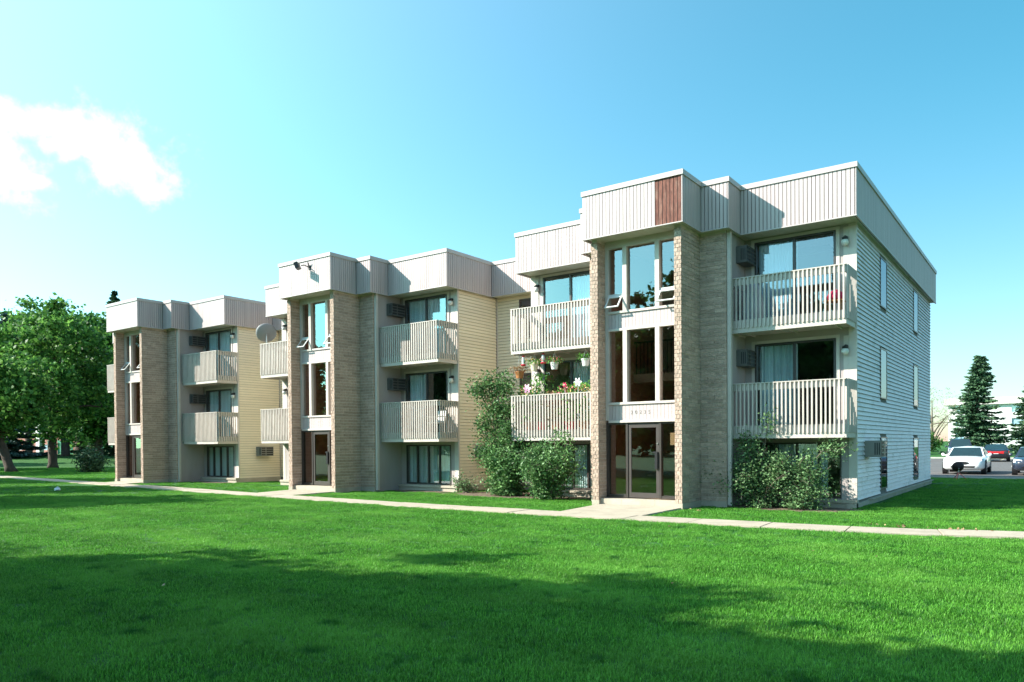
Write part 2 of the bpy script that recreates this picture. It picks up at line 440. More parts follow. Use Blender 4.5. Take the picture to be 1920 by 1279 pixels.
# pieces of one building: the 300 largest are objects, the rest is one joined part
class Pieces:
    def __init__(s, name, rest, limit=300): s.name, s.rest, s.limit, s.items = name, rest, limit, []

    def add(s, mb, mat, parent, prio): s.items.append((prio, mb, mat, parent))

    def flush(s, building):
        s.items.sort(key=lambda t: -t[0])
        for prio, mb, mat, parent in s.items[:s.limit]: obj(s.name, mb, mat, parent)
        rest = {}
        for prio, mb, mat, parent in s.items[s.limit:]:
            rest.setdefault(mat, MB()).add(mb)
        for mat, mb in rest.items():
            obj(s.rest, mb, mat, building, kind='stuff')


# ------------------------------------------------------------------ ground
GS = 0.0


def ground_h(x, y):
    h = 0.0
    # low mound under the far trees, gentle rise beyond the car park
    h += 1.0 * math.exp(-(((x + 82) / 13) ** 2 + ((y - 18) / 10) ** 2))
    if y > 62: h += min(0.6, (y - 62) * 0.03)
    return h


xs = sorted(set([-900, -600, -400, -260, -180] + [-150 + 4 * i for i in range(46)] + [40, 60, 90, 150, 260, 500, 900]))
ys = sorted(set([-600, -300, -150, -80, -50] + [-40 + 4 * i for i in range(36)] + [110, 130, 160, 200, 300, 500, 900, 1600]))
mbg = MB()
for y in ys:
    for x in xs: mbg.v.append((x, y, ground_h(x, y)))
nx = len(xs)
for j in range(len(ys) - 1):
    for i in range(nx - 1):
        a = j * nx + i; mbg.f.append((a, a + 1, a + 1 + nx, a + nx))
MT['lawn'] = surf('lawn_soil', (0.022, 0.10, 0.012), rough=0.95, var=0.3, vscale=1.2, bump=0.6, bscale=35, dirt=(0.05, 0.10, 0.02, 0.5), dscale=0.5)
lawn = obj('lawn', mbg, 'lawn', smooth=True); lawn['kind'] = 'structure'


def strip(name, pts, w, z, mat, kind='structure'):
    mb = MB(); n = len(pts)
    for i, (x, y) in enumerate(pts):
        a = Vector(pts[max(i - 1, 0)]); b = Vector(pts[min(i + 1, n - 1)]); d = (b - a).normalized(); q = Vector((-d.y, d.x)) * w / 2
        mb.v += [(x + q.x, y + q.y, z), (x - q.x, y - q.y, z)]
    for i in range(n - 1): mb.f.append((2 * i, 2 * i + 1, 2 * i + 3, 2 * i + 2))
    o = obj(name, mb, mat); o['kind'] = kind
    return o


WALK = [(-52, -1.6), (-44, -2.1), (-36, -2.65), (-31, -3.0), (-22, -3.65), (-15, -4.15), (-9.9, -4.4), (-4.8, -4.45), (-1.2, -4.32), (0.8, -4.2), (3.4, -3.65), (7, -2.7), (14, -0.6)]
WALKW = 0.95


def walk_y(x):
    for (a, b), (c, d) in zip(WALK, WALK[1:]):
        if a <= x <= c: return b + (d - b) * (x - a) / (c - a)
    return -2.0


walk = strip('sidewalk', WALK, WALKW - 0.06, 0.006, 'walkgap')
# the slabs
x = -51.8; k = 0
while x < 13.5:
    ln = 1.5
    x1 = x + ln - 0.022
    sl = []
    tilt = RND.uniform(-0.006, 0.006)
    for xx in (x, x1):
        yy = walk_y(xx); dy = (walk_y(xx + .2) - walk_y(xx - .2)) / .4; d = Vector((1, dy)).normalized(); q = Vector((-d.y, d.x)) * WALKW / 2
        sl.append(((xx + q.x, yy + q.y), (xx - q.x, yy - q.y)))
    (a, b), (c, d) = sl
    zt = 0.028 + tilt; mb = MB()
    mb.hexa([(*b, -0.06), (*d, -0.06), (*c, -0.06), (*a, -0.06), (*b, zt), (*d, zt + tilt), (*c, zt + tilt), (*a, zt)])
    obj('slab', mb, 'walk', walk)
    x += ln; k += 1

OX = [0.0, -12.97, -26.03]           # right fascia corner of each of the three blocks


def path_poly(ox):
    return [(-6.05 + ox, -1.74), (-3.72 + ox, -1.74), (-3.75 + ox, walk_y(-3.75 + ox) + WALKW / 2 - 0.03), (-5.9 + ox, walk_y(-5.9 + ox) + WALKW / 2 - 0.03)]


for i, ox in enumerate(OX):
    P = path_poly(ox)
    base = MB(); base.v = [(x, y, 0.004) for x, y in P]; base.f = [(0, 3, 2, 1)]
    pth = obj('path', base, 'walkgap'); pth['kind'] = 'structure'
    for t0, t1 in ((0, 0.5), (0.507, 0.985)):
        def lp(t): return [((1 - t) * P[0][0] + t * P[3][0], (1 - t) * P[0][1] + t * P[3][1]), ((1 - t) * P[1][0] + t * P[2][0], (1 - t) * P[1][1] + t * P[2][1])]
        (a, b), (c, d) = lp(t0), lp(t1)
        z0, z1 = 0.05 - 0.02 * t0, 0.05 - 0.02 * t1
        obj('slab', MB().hexa([(*c, -.05), (*d, -.05), (*b, -.05), (*a, -.05), (*c, z1), (*d, z1), (*b, z0), (*a, z0)]), 'walk', pth)

# car park behind the end of the row
obj('car_park', MB().box(-60, 70, 19.6, 61.0, -0.4, 0.012), 'asphalt')['kind'] = 'structure'
cp = bpy.data.objects['car_park']
for i in range(-9, 14):
    obj('bay_line', MB().quad((i * 2.75 - .05, 23.2, .018), (i * 2.75 + .05, 23.2, .018), (i * 2.75 + .05, 28.2, .018), (i * 2.75 - .05, 28.2, .018)), 'linepaint', cp)
    obj('bay_line', MB().quad((i * 2.9 - .05, 55.3, .018), (i * 2.9 + .05, 55.3, .018), (i * 2.9 + .05, 60.5, .018), (i * 2.9 - .05, 60.5, .018)), 'linepaint', cp)
kb = struct('kerb', MB().box(-60, 70, 61.0, 61.18, -0.3, 0.15), 'kerb')
struct('kerb', MB().box(-60, 70, 19.42, 19.6, -0.3, 0.06), 'kerb')
# street far left
struct('road', MB().quad((-140, -60, 0.02), (-132, -60, 0.02), (-148, 160, 0.02), (-156, 160, 0.02)), 'asphalt')
struct('sidewalk', MB().quad((-131, -60, 0.03), (-129.4, -60, 0.03), (-145.4, 160, 0.03), (-147, 160, 0.03)), 'walk')

# planting beds
def bed(name, cx, cy, rx, ry, seed):
    rr = random.Random(seed); mb = MB(); n = 26; mb.v = [(cx, cy, 0.03)]
    for i in range(n):
        t = 2 * math.pi * i / n; q = rr.uniform(0.82, 1.15); mb.v.append((cx + rx * q * math.cos(t), cy + ry * q * math.sin(t), 0.008))
    mb.f = [(0, 1 + i, 1 + (i + 1) % n) for i in range(n)]
    o = obj(name, mb, 'mulch'); o['kind'] = 'structure'; return o


bed('flower_bed', -1.55, -0.05, 1.75, 0.95, 1)
bed('flower_bed', -10.2, 0.4, 2.9, 1.5, 2)
for ox in OX[1:]: bed('flower_bed', -1.6 + ox, 0.35, 1.4, 0.55, 3)

# ------------------------------------------------------------------ the apartment building
B = thing('apartment_building', 'three storey apartment row with brick stair towers, slatted balconies and boxy pale roof fascia', 'building')
ZT, ZS = 8.38, 7.10                  # top of the roof edge, underside of fascia
bricks = Pieces('brick', 'brickwork')
claps = Pieces('clapboard', 'clapboards')
boards = Pieces('fascia_board', 'fascia_boards')
slats = Pieces('baluster', 'balusters')
COURSE, BH = 0.1016, 0.0875


def brick_face(parent, o, d, n, length, z0, z1, prio, blen=0.4, dep=0.05, stagger=True):
    """running bond on a vertical face; o start point (x,y), d direction, n outward normal"""
    o, d, n = Vector(o), Vector(d), Vector(n)
    z = z0; row = 0
    while z + BH <= z1 + 0.02:
        zt = min(z + BH, z1)
        u = -(blen / 2) if (stagger and row % 2) else 0.0
        while u < length - 0.01:
            a, b = max(u, 0), min(u + blen - 0.013, length)
            if b - a > 0.03:
                pr_ = RND.uniform(-0.004, 0.005)
                p0, p1 = o + d * a, o + d * b
                q0, q1 = p0 - n * dep, p1 - n * dep
                p0, p1 = p0 + n * pr_, p1 + n * pr_
                jz = RND.uniform(-0.0015, 0.0015)
                mb = MB().hexa([(*p0, z + jz), (*p1, z + jz), (*q1, z + jz), (*q0, z + jz), (*p0, zt + jz), (*p1, zt + jz), (*q1, zt + jz), (*q0, zt + jz)])
                bricks.add(mb, 'brick', parent, prio * (b - a))
            u += blen
        z += COURSE; row += 1


def wall_open(mb, axis, c0, c1, a0, a1, z0, z1, holes):
    """wall slab between c0,c1 (thickness axis) along a0..a1; holes (a,b,z,z)"""
    us = sorted(set([a0, a1] + [h for q in holes for h in q[:2]])); zs = sorted(set([z0, z1] + [h for q in holes for h in q[2:]]))
    for u0, u1 in zip(us, us[1:]):
        run = None
        for w0, w1 in zip(zs, zs[1:]):
            inside = any(h[0] <= u0 and u1 <= h[1] and h[2] <= w0 and w1 <= h[3] for h in holes)
            if not inside:
                if run is None: run = [w0, w1]
                else: run[1] = w1
            if inside or w1 == zs[-1]:
                if run:
                    if axis == 'y': mb.box(u0, u1, c0, c1, run[0], run[1])
                    else: mb.box(c0, c1, u0, u1, run[0], run[1])
                run = None
    return mb


def seg_fascia(parent, A, Bp, trimA, trimB, prio, mat='fascia', brown=None):
    """vertical boards along the segment A->B, outside is to the right hand when walking A->B"""
    A, Bp = Vector(A), Vector(Bp); d = (Bp - A); ln = d.length; d.normalize(); n = Vector((d.y, -d.x))
    zf0, zf1 = ZS + 0.02, ZT - 0.125
    u = trimA; end = ln - trimB; nb = max(1, round((end - u) / 0.1)); st = (end - u) / nb
    for i in range(nb):
        a, b = u + i * st, u + (i + 1) * st - 0.017
        off = RND.uniform(0, 0.002)
        p0, p1 = A + d * a - n * off, A + d * b - n * off; q0, q1 = A + d * a - n * 0.022, A + d * b - n * 0.022
        mt = mat
        if brown and brown[0] <= a <= brown[1]: mt = 'brown'
        if brown and a > brown[1]: mt = 'wood'
        if mt != mat:
            p0 -= n * .012; p1 -= n * .012
        mb = MB().hexa([(*p0, zf0), (*p1, zf0), (*q1, zf0), (*q0, zf0), (*p0, zf1), (*p1, zf1), (*q1, zf1), (*q0, zf1)])
        boards.add(mb, mt, parent, prio * (5 if mt != mat else 1))


def perp_box(mb, A, Bp, t0, t1, z0, z1, e0=0.0, e1=0.0):
    A, Bp = Vector(A), Vector(Bp); d = (Bp - A).normalized(); n = Vector((d.y, -d.x))
    a, b = A - d * e0, Bp + d * e1
    p0, p1, q0, q1 = a + n * t1, b + n * t1, a + n * t0, b + n * t0
    mb.hexa([(*p0, z0), (*p1, z0), (*q1, z0), (*q0, z0), (*p0, z1), (*p1, z1), (*q1, z1), (*q0, z1)])


def fascia_run(m, pts, prios, brown_seg=None, brown=None):
    back, cap = MB(), MB()
    n = len(pts)
    turn = [None] * n
    for i in range(1, n - 1):
        a = Vector(pts[i]) - Vector(pts[i - 1]); b = Vector(pts[i + 1]) - Vector(pts[i]); turn[i] = 1 if a.x * b.y - a.y * b.x > 0 else -1   # 1 = convex
    f = obj('fascia', back, 'fascia_back', B)
    ctrim = MB()
    for i in range(n - 1):
        tA = 0.024 if turn[i] == 1 else 0.004; tB = 0.024 if turn[i + 1] == 1 else 0.004
        seg_fascia(f, pts[i], pts[i + 1], tA, tB, prios[i], brown=brown if i == brown_seg else None)
        cA = -0.024 if turn[i] == 1 else 0.03 if turn[i] == -1 else 0; cB = -0.024 if turn[i + 1] == 1 else 0.03 if turn[i + 1] == -1 else 0
        perp_box(back, pts[i], pts[i + 1], -0.07, -0.024, ZS + 0.03, ZT - 0.13, cA, cB)
        # metal cap and bottom strip, overlapping only at outer corners by end-to-end butting
        eA = 0.03 if turn[i] == 1 else -0.03 if turn[i] == -1 else 0; eB = 0.0 if turn[i + 1] == 1 else -0.03 if turn[i + 1] == -1 else 0
        sA = eA; sB = -0.10 if turn[i + 1] == 1 else 0.0
        perp_box(cap, pts[i], pts[i + 1], -0.10, 0.03, ZT - 0.125, ZT, eA if turn[i] == 1 else (-0.031 if turn[i] == -1 else 0), (-0.101 if turn[i + 1] == 1 else (0.099 if turn[i + 1] == -1 else 0)))
        perp_box(ctrim, pts[i], pts[i + 1], -0.03, 0.012, ZS - 0.005, ZS + 0.02, 0.012 if turn[i] == 1 else (-0.013 if turn[i] == -1 else 0), (-0.031 if turn[i + 1] == 1 else (0.029 if turn[i + 1] == -1 else 0)))
        if turn[i + 1] == 1:
            x, y = pts[i + 1]
            d = (Vector(pts[i + 1]) - Vector(pts[i])).normalized(); nn = Vector((d.y, -d.x))
            c0 = Vector((x, y)) + nn * 0.001 + d * 0.001; c1 = Vector((x, y)) - nn * 0.022 - d * 0.022
            corner = MB()
            corner.box(min(c0.x, c1.x), max(c0.x, c1.x), min(c0.y, c1.y), max(c0.y, c1.y), ZS + 0.02, ZT - 0.125)
            obj('corner_strip', corner, 'fascia', f)
    me = bpy.data.meshes.new('fascia'); me.from_pydata(back.v, [], back.f); me.materials.append(MT['fascia_back']); f.data = me
    obj('roof_edge_cap', cap, 'cap', f); obj('bottom_strip', ctrim, 'cap', f)
    return f


def soffit_rects(rects):
    mb = MB()
    for (x0, x1, y0, y1) in rects:
        x = x0
        while x < x1 - 0.01:
            xe = min(x + 0.2, x1)
            mb.box(x, xe - 0.006, y0, y1, ZS + 0.032, ZS + 0.05); x += 0.2
        mb.box(x0, x1, y0, y1, ZS + 0.051, ZS + 0.08)
    return mb


DW = 0.75           # plane of the patio-door wall
GL = -1.38          # plane of the stair glazing
SIDE = -0.15


def pane(parent, x0, x1, y, z0, z1, mat='glass', name='pane'):
    return obj(name, MB().box(x0, x1, y, y + 0.008, z0, z1), mat, parent)


def blinds(parent, x0, x1, y, z0, z1, mat='blind', pitch=0.09, seed=0, open_=0.0):
    rr = random.Random(seed); mb = MB(); x = x0
    while x < x1:
        dy = rr.uniform(.012, .03)
        mb.quad((x, y + dy, z0), (x + pitch * .72, y - dy, z0), (x + pitch * .72, y - dy, z1), (x, y + dy, z1))
        mb.quad((x + pitch * .72, y - dy, z0), (x + pitch, y + dy, z0), (x + pitch, y + dy, z1), (x + pitch * .72, y - dy, z1)); x += pitch
    return obj('blind', mb, mat, parent)


def patio_door(x0, x1, z0, z1, seed, bl=(0, 1), matb='blind', mid=None, light_frame=False):
    """two sliding panels in a dark frame standing in the door wall; bl = fraction of width covered with blinds"""
    fr = MB(); y0, y1 = DW - 0.03, DW + 0.08; t = 0.05
    fr.box(x0, x1, y0, y1, z1 - t, z1); fr.box(x0, x1, y0, y1, z0, z0 + t)
    fr.box(x0, x0 + t, y0, y1, z0 + t, z1 - t); fr.box(x1 - t, x1, y0, y1, z0 + t, z1 - t)
    xm = mid or (x0 + x1) / 2
    fr.box(xm - 0.035, xm + 0.035, y0 + 0.02, y1 - 0.02, z0 + t, z1 - t)
    d = obj('patio_door', fr, 'bronze', B)
    pane(d, x0 + t, xm - 0.035, DW + 0.01, z0 + t, z1 - t); pane(d, xm + 0.035, x1 - t, DW + 0.03, z0 + t, z1 - t)
    obj('door_handle', MB().box(x1 - t - 0.03, x1 - t - 0.005, y0 - 0.03, y0, z0 + 0.95, z0 + 1.15), 'black', d)
    if bl[1] > bl[0]:
        blinds(d, x0 + 0.08 + (x1 - x0 - .16) * bl[0], x0 + 0.08 + (x1 - x0 - .16) * bl[1], DW + 0.115, z0 + 0.06, z1 - 0.06, matb, 0.09, seed)
    return d


def low_window(xs_, z0, z1, seed, cov):
    fr = MB(); y0, y1 = DW - 0.02, DW + 0.07; x0, x1 = xs_[0], xs_[-1]
    fr.box(x0, x1, y0, y1, z1 - 0.04, z1); fr.box(x0, x1, y0, y1, z0, z0 + 0.05)
    for x in xs_: fr.box(max(x - 0.028, x0), min(x + 0.028, x1), y0, y1, z0 + 0.05, z1 - 0.04)
    w = obj('window', fr, 'bronze', B)
    for a, b in zip(xs_, xs_[1:]): pane(w, a + 0.028, b - 0.028, DW + 0.02, z0 + 0.05, z1 - 0.04, 'glass_low')
    blinds(w, x0 + (x1 - x0) * cov[0], x0 + (x1 - x0) * cov[1], DW + 0.105, z0 + 0.05, z1 - 0.04, 'blind', 0.085, seed)
    return w


def balcony(x0, x1, zb, prio, side_right=True, side_left=True):
    """deck with rim boards zb..zb+0.33, rail top zb+1.42; front plane y=-0.28"""
    yf = -0.28; zr = zb + 1.42
    deck = MB().box(x0 + 0.05, x1 - 0.05, yf + 0.05, DW - 0.01, zb + 0.04, zb + 0.24)
    for i in range(3):      # joists
        xx = x0 + 0.3 + (x1 - x0 - 0.6) * i / 2
        deck.box(xx - 0.02, xx + 0.02, yf + 0.06, DW - 0.02, zb - 0.0, zb + 0.039)
    b = obj('balcony', deck, 'paint', B)
    rim = MB().box(x0, x1, yf, yf + 0.04, zb, zb + 0.33)
    rim.box(x1 - 0.04, x1, yf + 0.041, DW - 0.012, zb, zb + 0.33).box(x0, x0 + 0.04, yf + 0.041, DW - 0.012, zb, zb + 0.33)
    obj('rim_board', rim, 'paint', b)
    tr = MB().box(x0, x1, yf, yf + 0.04, zr - 0.19, zr - 0.025)
    tr.box(x0 - 0.0, x1 + 0.0, yf - 0.045, yf + 0.06, zr - 0.024, zr)
    if side_right:
        tr.box(x1 - 0.04, x1, yf + 0.041, DW - 0.012, zr - 0.19, zr - 0.025); tr.box(x1 - 0.06, x1 + 0.03, yf + 0.061, DW - 0.012, zr - 0.024, zr)
    if side_left:
        tr.box(x0, x0 + 0.04, yf + 0.041, DW - 0.012, zr - 0.19, zr - 0.025); tr.box(x0 - 0.03, x0 + 0.06, yf + 0.061, DW - 0.012, zr - 0.024, zr)
    obj('handrail', tr, 'paint', b)
    n = int((x1 - x0 - 0.06) / 0.104)
    for i in range(n + 1):
        x = x0 + 0.03 + (x1 - x0 - 0.1) * i / n
        j = RND.uniform(-0.003, 0.003)
        slats.add(MB().box(x + j, x + j + 0.038, yf - 0.041, yf - 0.001, zb + 0.12 + j, zr - 0.026), 'paint', b, prio)
    m = 9
    for i in range(m):
        y = yf + 0.03 + (DW - 0.1 - yf) * i / (m - 1)
        if side_right: slats.add(MB().box(x1 + 0.001, x1 + 0.037, y, y + 0.038, zb + 0.12, zr - 0.026), 'paint', b, prio * 0.8)
        if side_left: slats.add(MB().box(x0 - 0.037, x0 - 0.001, y, y + 0.038, zb + 0.12, zr - 0.026), 'paint', b, prio * 0.1)
    return b


def clap_wall(parent, axis, c, a0, a1, z0, z1, holes, mat, prio, outward, exp=0.113, joints=True):
    z = z0
    row = 0
    while z < z1 - 0.02:
        zt = min(z + exp - 0.010, z1)  # strip left open so the dark backing draws the lap shade
        hs = sorted([h for h in holes if h[2] < z + exp and h[3] > z])
        cuts = []; u = a0
        for h in hs:
            if h[0] > u: cuts.append((u, h[0]))
            u = max(u, h[1])
        if u < a1: cuts.append((u, a1))
        segs = []
        for (p, q) in cuts:
            if joints and q - p > 5:
                j = p + (q - p) * (0.3 + 0.4 * ((row * 0.37) % 1)); segs += [(p, j - 0.003), (j, q)]
            else: segs.append((p, q))
        for p, q in segs:
            if q - p < 0.02: continue
            o = outward; thick = 0.034; thin = 0.003
            mb = MB()
            if axis == 'x':
                mb.hexa([(c, p, z), (c + o * thick, p, z), (c + o * thick, q, z), (c, q, z), (c, p, zt), (c + o * thin, p, zt), (c + o * thin, q, zt), (c, q, zt)])
            else:
                mb.hexa([(p, c + o * thick, z), (q, c + o * thick, z), (q, c, z), (p, c, z), (p, c + o * thin, zt), (q, c + o * thin, zt), (q, c, zt), (p, c, zt)])
            claps.add(mb, mat, parent, prio * min(q - p, 4))
        z += exp; row += 1


BAYR = (-2.95, SIDE)      # right bay between recess wall and end wall
for m, ox in enumerate(OX):
    pr0 = (10.0, 4.0, 2.0)[m]
    X = lambda v: v + ox
    yend = 14.45 if m == 0 else 2.52
    pts = [(-10.06, 2.52), (-10.06, 0), (-7.13, 0), (-7.13, -.88), (-6.36, -.88), (-6.36, -2.07), (-3.53, -2.07), (-3.53, -.88), (-2.81, -.88), (-2.81, 0), (0, 0), (0, yend)]
    pts = [(a + ox, b) for a, b in pts]
    if m > 0: pts = pts + [(OX[m - 1] - 10.06, 2.52)]
    if m == 2: pts = [(-10.06 + ox, 14.45)] + pts[1:]
    prios = [0.01, 1.0, 0.01, 0.5, 0.01, 1.6, 1.2, 1.2, 1.2, 1.4, 0.7 if m == 0 else 1.0, 0.9]
    fascia_run(m, pts, [pr0 * q for q in prios], brown_seg=5 if m == 0 else None, brown=(2.02, 2.72))
    # soffit (rects a little inside the fascia boards), roof
    k = 0.072
    rects = [(X(-10.06 + k), X(-k), k, 2.5), (X(-7.13 + k), X(-2.81 - k), -.88 + k, k - 0.001), (X(-6.36 + k), X(-3.53 - k), -2.07 + k, -.88 + k - 0.001)]
    if m == 0: rects.append((X(-1.2), X(-k), 2.501, 14.4))
    if m > 0: rects.append((X(-k) + 0.001, OX[m - 1] - 10.06 + k - 0.001, 2.52 + k, 3.2))
    obj('soffit', soffit_rects(rects), 'soffit', B)
    roof = MB()
    for i, (x0, x1, y0, y1) in enumerate(rects[:3]): roof.box(x0, x1, y0, y1 if i else 14.4, ZT - 0.22, ZT - 0.14)
    if m > 0: roof.box(X(-k) + 0.001, OX[m - 1] - 10.06 + k - 0.001, 2.6, 14.4, ZT - 0.22, ZT - 0.14)
    obj('roof', roof, 'roof', B)

    # --- brick wing walls and stepped brick walls
    zb0 = 0.16
    for (x0, x1, yw, side) in ((-3.87, -3.68, -1.81, 'R'), (-6.25, -6.06, -1.81, 'L')):
        core = MB().box(X(x0) + .012, X(x1) - .012, yw + .012, -0.41, zb0 - 0.02, ZS + 0.03)
        w = obj('brick_wall', core, 'mortar', B)
        obj('plinth', MB().box(X(x0) - .015, X(x1) + .015, yw - .015, -0.595, -0.3, zb0 - .004), 'concrete', w)
        brick_face(w, (X(x0), yw), (1, 0), (0, -1), x1 - x0, zb0, ZS + .02, pr0 * 0.9, blen=0.0985)
        if side == 'R':
            brick_face(w, (X(x1), yw + 0.052), (0, 1), (1, 0), 1.158, zb0, ZS + .02, pr0 * 1.5)
            brick_face(w, (X(x0), GL + 0.1), (0, -1), (-1, 0), -GL * 0 + 0.48, zb0, ZS + .02, 0.01)
        else:
            brick_face(w, (X(x1), yw + 0.052), (0, 1), (1, 0), 0.48, zb0, ZS + .02, pr0 * 1.0)
            brick_face(w, (X(x0), -0.6), (0, -1), (-1, 0), 1.158, zb0, ZS + .02, 0.01)
    for (x0, x1, s) in ((-3.68 + 0.002, -2.98, 1), (-7.0, -6.252, 0)):
        core = MB().box(X(x0) + (0.0 if s else .012), X(x1) - (.012 if s else 0), -0.588, -0.405, zb0 - 0.02, ZS + .03)
        w = obj('brick_wall', core, 'mortar', B)
        obj('plinth', MB().box(X(x0) + .016, X(x1), -.612, -0.41, -0.3, zb0 - .004), 'concrete', w)
        brick_face(w, (X(x0), -0.6), (1, 0), (0, -1), x1 - x0, zb0, ZS + .02, pr0 * (1.5 if s else 0.2))
    # recess side walls and the corner posts
    for (a, b) in ((-3.1, -2.95), (-7.0, -6.85)):
        obj('recess_wall', MB().box(X(a), X(b), -0.403, DW + 0.15, -0.3, ZS + .03), 'plywood', B)
    obj('post', MB().box(X(-2.978), X(-2.88), -0.54, -0.44, 0.05, ZS + .03), 'trim', B)
    # --- door wall with openings
    RX = (-2.68, -0.63); LX = (-9.51, -7.46)
    holes = []
    for (a, b) in (RX, LX):
        holes += [(X(a), X(b), 4.80, 7.02), (X(a), X(b), 2.08, 4.30), (X(a) - 0.0, X(b) + 0.12, 0.24, 1.66)]
    dw = MB()
    dw2 = MB()
    wall_open(dw, 'y', DW, DW + 0.14, X(-2.949), X(SIDE) - .17, -0.3, ZS + .03, [h for h in holes if h[0] > X(-3.2)])
    wall_open(dw2, 'y', DW, DW + 0.14, X(-9.82), X(-7.001), -0.3, ZS + .03, [h for h in holes if h[0] < X(-3.2)])
    obj('door_wall', dw, 'plywood', B); obj('door_wall', dw2, 'plywood', B)
    for (a, b) in (RX, LX):
        tr = MB()
        lamp_side = (b + 0.12, b + 0.36) if a > -4 else (a - 0.36, a - 0.12)
        for z0 in (4.80, 2.08):
            tr.box(X(a) - .09, X(a) - .003, DW - .02, DW - .002, z0, z0 + 2.3); tr.box(X(b) + .003, X(b) + .09, DW - .02, DW - .002, z0, z0 + 2.3)
            tr.box(X(a) - .002, X(b) + .002, DW - .02, DW - .002, z0 + 2.222, z0 + 2.3)
            # flat board that carries the lamp
            tr.box(X(lamp_side[0]) + .06, X(lamp_side[1]) - .06, DW - .016, DW - .002, z0, z0 + 2.26)
            obj('door_trim', tr, 'trim', B); tr = MB()
    # ledge under the lowest windows
    for (a, b) in ((-2.94, SIDE + .03), (-9.99, -7.0)):
        obj('foundation', MB().box(X(a), X(b), DW - 0.16, DW - .003, -0.3, 0.14).box(X(a), X(b) + (.02 if a > -5 else 0), DW - 0.2, DW - .004, 0.141, 0.22), 'concrete', B)
    # --- patio doors and lower windows
    cover = {0: [(0.0, 0.5), (0.0, 0.5), (0.5, 1.0), (0.5, 1.0)], 1: [(0.0, 1.0), (0.0, 0.45), (0, 1), (0, 1)], 2: [(0.0, 1.0), (0.0, 1.0), (0, 1), (0, 1)]}[m]
    patio_door(X(RX[0]) + .002, X(RX[1]) - .002, 4.80, 7.02, 10 * m + 1, cover[0], 'blind2' if m == 0 else 'blind')
    patio_door(X(RX[0]) + .002, X(RX[1]) - .002, 2.08, 4.30, 10 * m + 2, cover[1])
    patio_door(X(LX[0]) + .002, X(LX[1]) - .002, 4.80, 7.02, 10 * m + 3, cover[2], 'blind2' if m == 0 else 'blind')
    patio_door(X(LX[0]) + .002, X(LX[1]) - .002, 2.08, 4.30, 10 * m + 4, cover[3])
    for (a, b) in (RX, LX):
        a_, b_ = X(a) + .002, X(b) + .118
        low_window([a_, a_ + (b_ - a_) * .25, a_ + (b_ - a_) * .5, a_ + (b_ - a_) * .75, b_], 0.24, 1.66, 10 * m + 5, (0.02, 0.98) if m else (0.25, 0.8) if a > -4 else (0.02, 0.98))
    # --- balconies
    for zb in (4.50, 1.775):
        balcony(X(-2.97), X(-0.17), zb, pr0 * 3)
        balcony(X(-10.06), X(-7.02), zb, pr0 * (2.5 if m < 2 else 0.2), side_right=False)
    # --- end wall / side wall with siding
    z0s = 0.2
    if m == 0:
        hl = [(3.86, 4.82, 5.51, 6.9), (9.86, 10.86, 5.51, 6.93), (3.86, 4.82, 2.9, 4.33), (9.86, 10.86, 2.9, 4.34), (3.86, 4.82, 0.31, 1.8), (9.86, 10.86, 0.34, 1.79)]
        y1 = 14.2
    else: hl = []; y1 = 3.0
    sw = wall_open(MB(), 'x', X(SIDE) - .17, X(SIDE) - .031, DW + 0.001, y1, -0.3, ZS + .03, hl)
    s = obj('siding_wall', sw, 'siding_shade', B)
    clap_wall(s, 'x', X(SIDE) - .030, DW + 0.06, y1 - (0.06 if m == 0 else 0.02), z0s, ZS + .03, hl, 'siding_white' if m == 0 else 'siding_cream', pr0 * (1.0 if m == 0 else 1.1), 1)
    obj('corner_trim', MB().box(X(SIDE) - .030, X(SIDE) + .008, DW - .002, DW + .058, z0s, ZS + .03), 'trim', s)
    obj('corner_board', MB().box(X(SIDE) - .178, X(SIDE) + .008, DW - .014, DW - .003, z0s + .03, ZS + .03), 'trim', B)
    for (a, b, c, d) in hl:
        xw = X(SIDE)
        fr = MB(); t = 0.035
        fr.box(xw - .1, xw + .012, a, a + t, c, d).box(xw - .1, xw + .012, b - t, b, c, d).box(xw - .1, xw + .012, a + t, b - t, c, c + t).box(xw - .1, xw + .012, a + t, b - t, d - t, d)
        w = obj('side_window', fr, 'doorframe', B)
        obj('pane', MB().box(xw - .006, xw + .002, a + t, b - t, c + t, d - t), 'glass_side', w)
        obj('blind', MB().box(xw - .12, xw - .115, a + .01, b - .01, c + .02, d - .02), 'interior', w)
    obj('foundation', MB().box(X(SIDE) - .2, X(SIDE) + .03, DW - 0.2, y1, -0.3, 0.13).box(X(SIDE) - .1, X(SIDE) + .1, 2.2, y1 - .02, 0.131, 0.16) if m == 0 else MB().box(X(SIDE) - .2, X(SIDE) + .02, DW + .003, y1, -0.3, 0.19), 'concrete', B)
    # left end wall of each block
    obj('side_wall', MB().box(X(-9.97), X(-9.83), DW + 0.002, 14.2 if m == 2 else 3.0, -0.3, ZS + .03), 'siding_cream', B)
    obj('corner_trim', MB().box(X(-9.985), X(-9.822), DW - .012, DW + 0.0, -0.05, ZS + .02), 'trim', B)
    # --- connecting wall to the block on the right
    if m > 0:
        cx0, cx1 = X(SIDE) - .0, OX[m - 1] - 9.84
        hl2 = [(cx0 + 1.05, cx0 + 1.62, z, z + 1.35) for z in (5.6, 2.88, 0.45)]
        cw = wall_open(MB(), 'y', 3.02, 3.16, cx0 + .004, cx1, -0.3, ZS + .03, hl2)
        s = obj('siding_wall', cw, 'siding_shade', B)
        clap_wall(s, 'y', 3.019, cx0 + .06, cx1, 0.2, ZS + .03, hl2, 'siding_cream', pr0 * 0.6, -1, joints=False)
        obj('corner_trim', MB().box(cx0 + .004, cx0 + .055, 2.985, 3.018, 0.2, ZS + .03), 'trim', s)
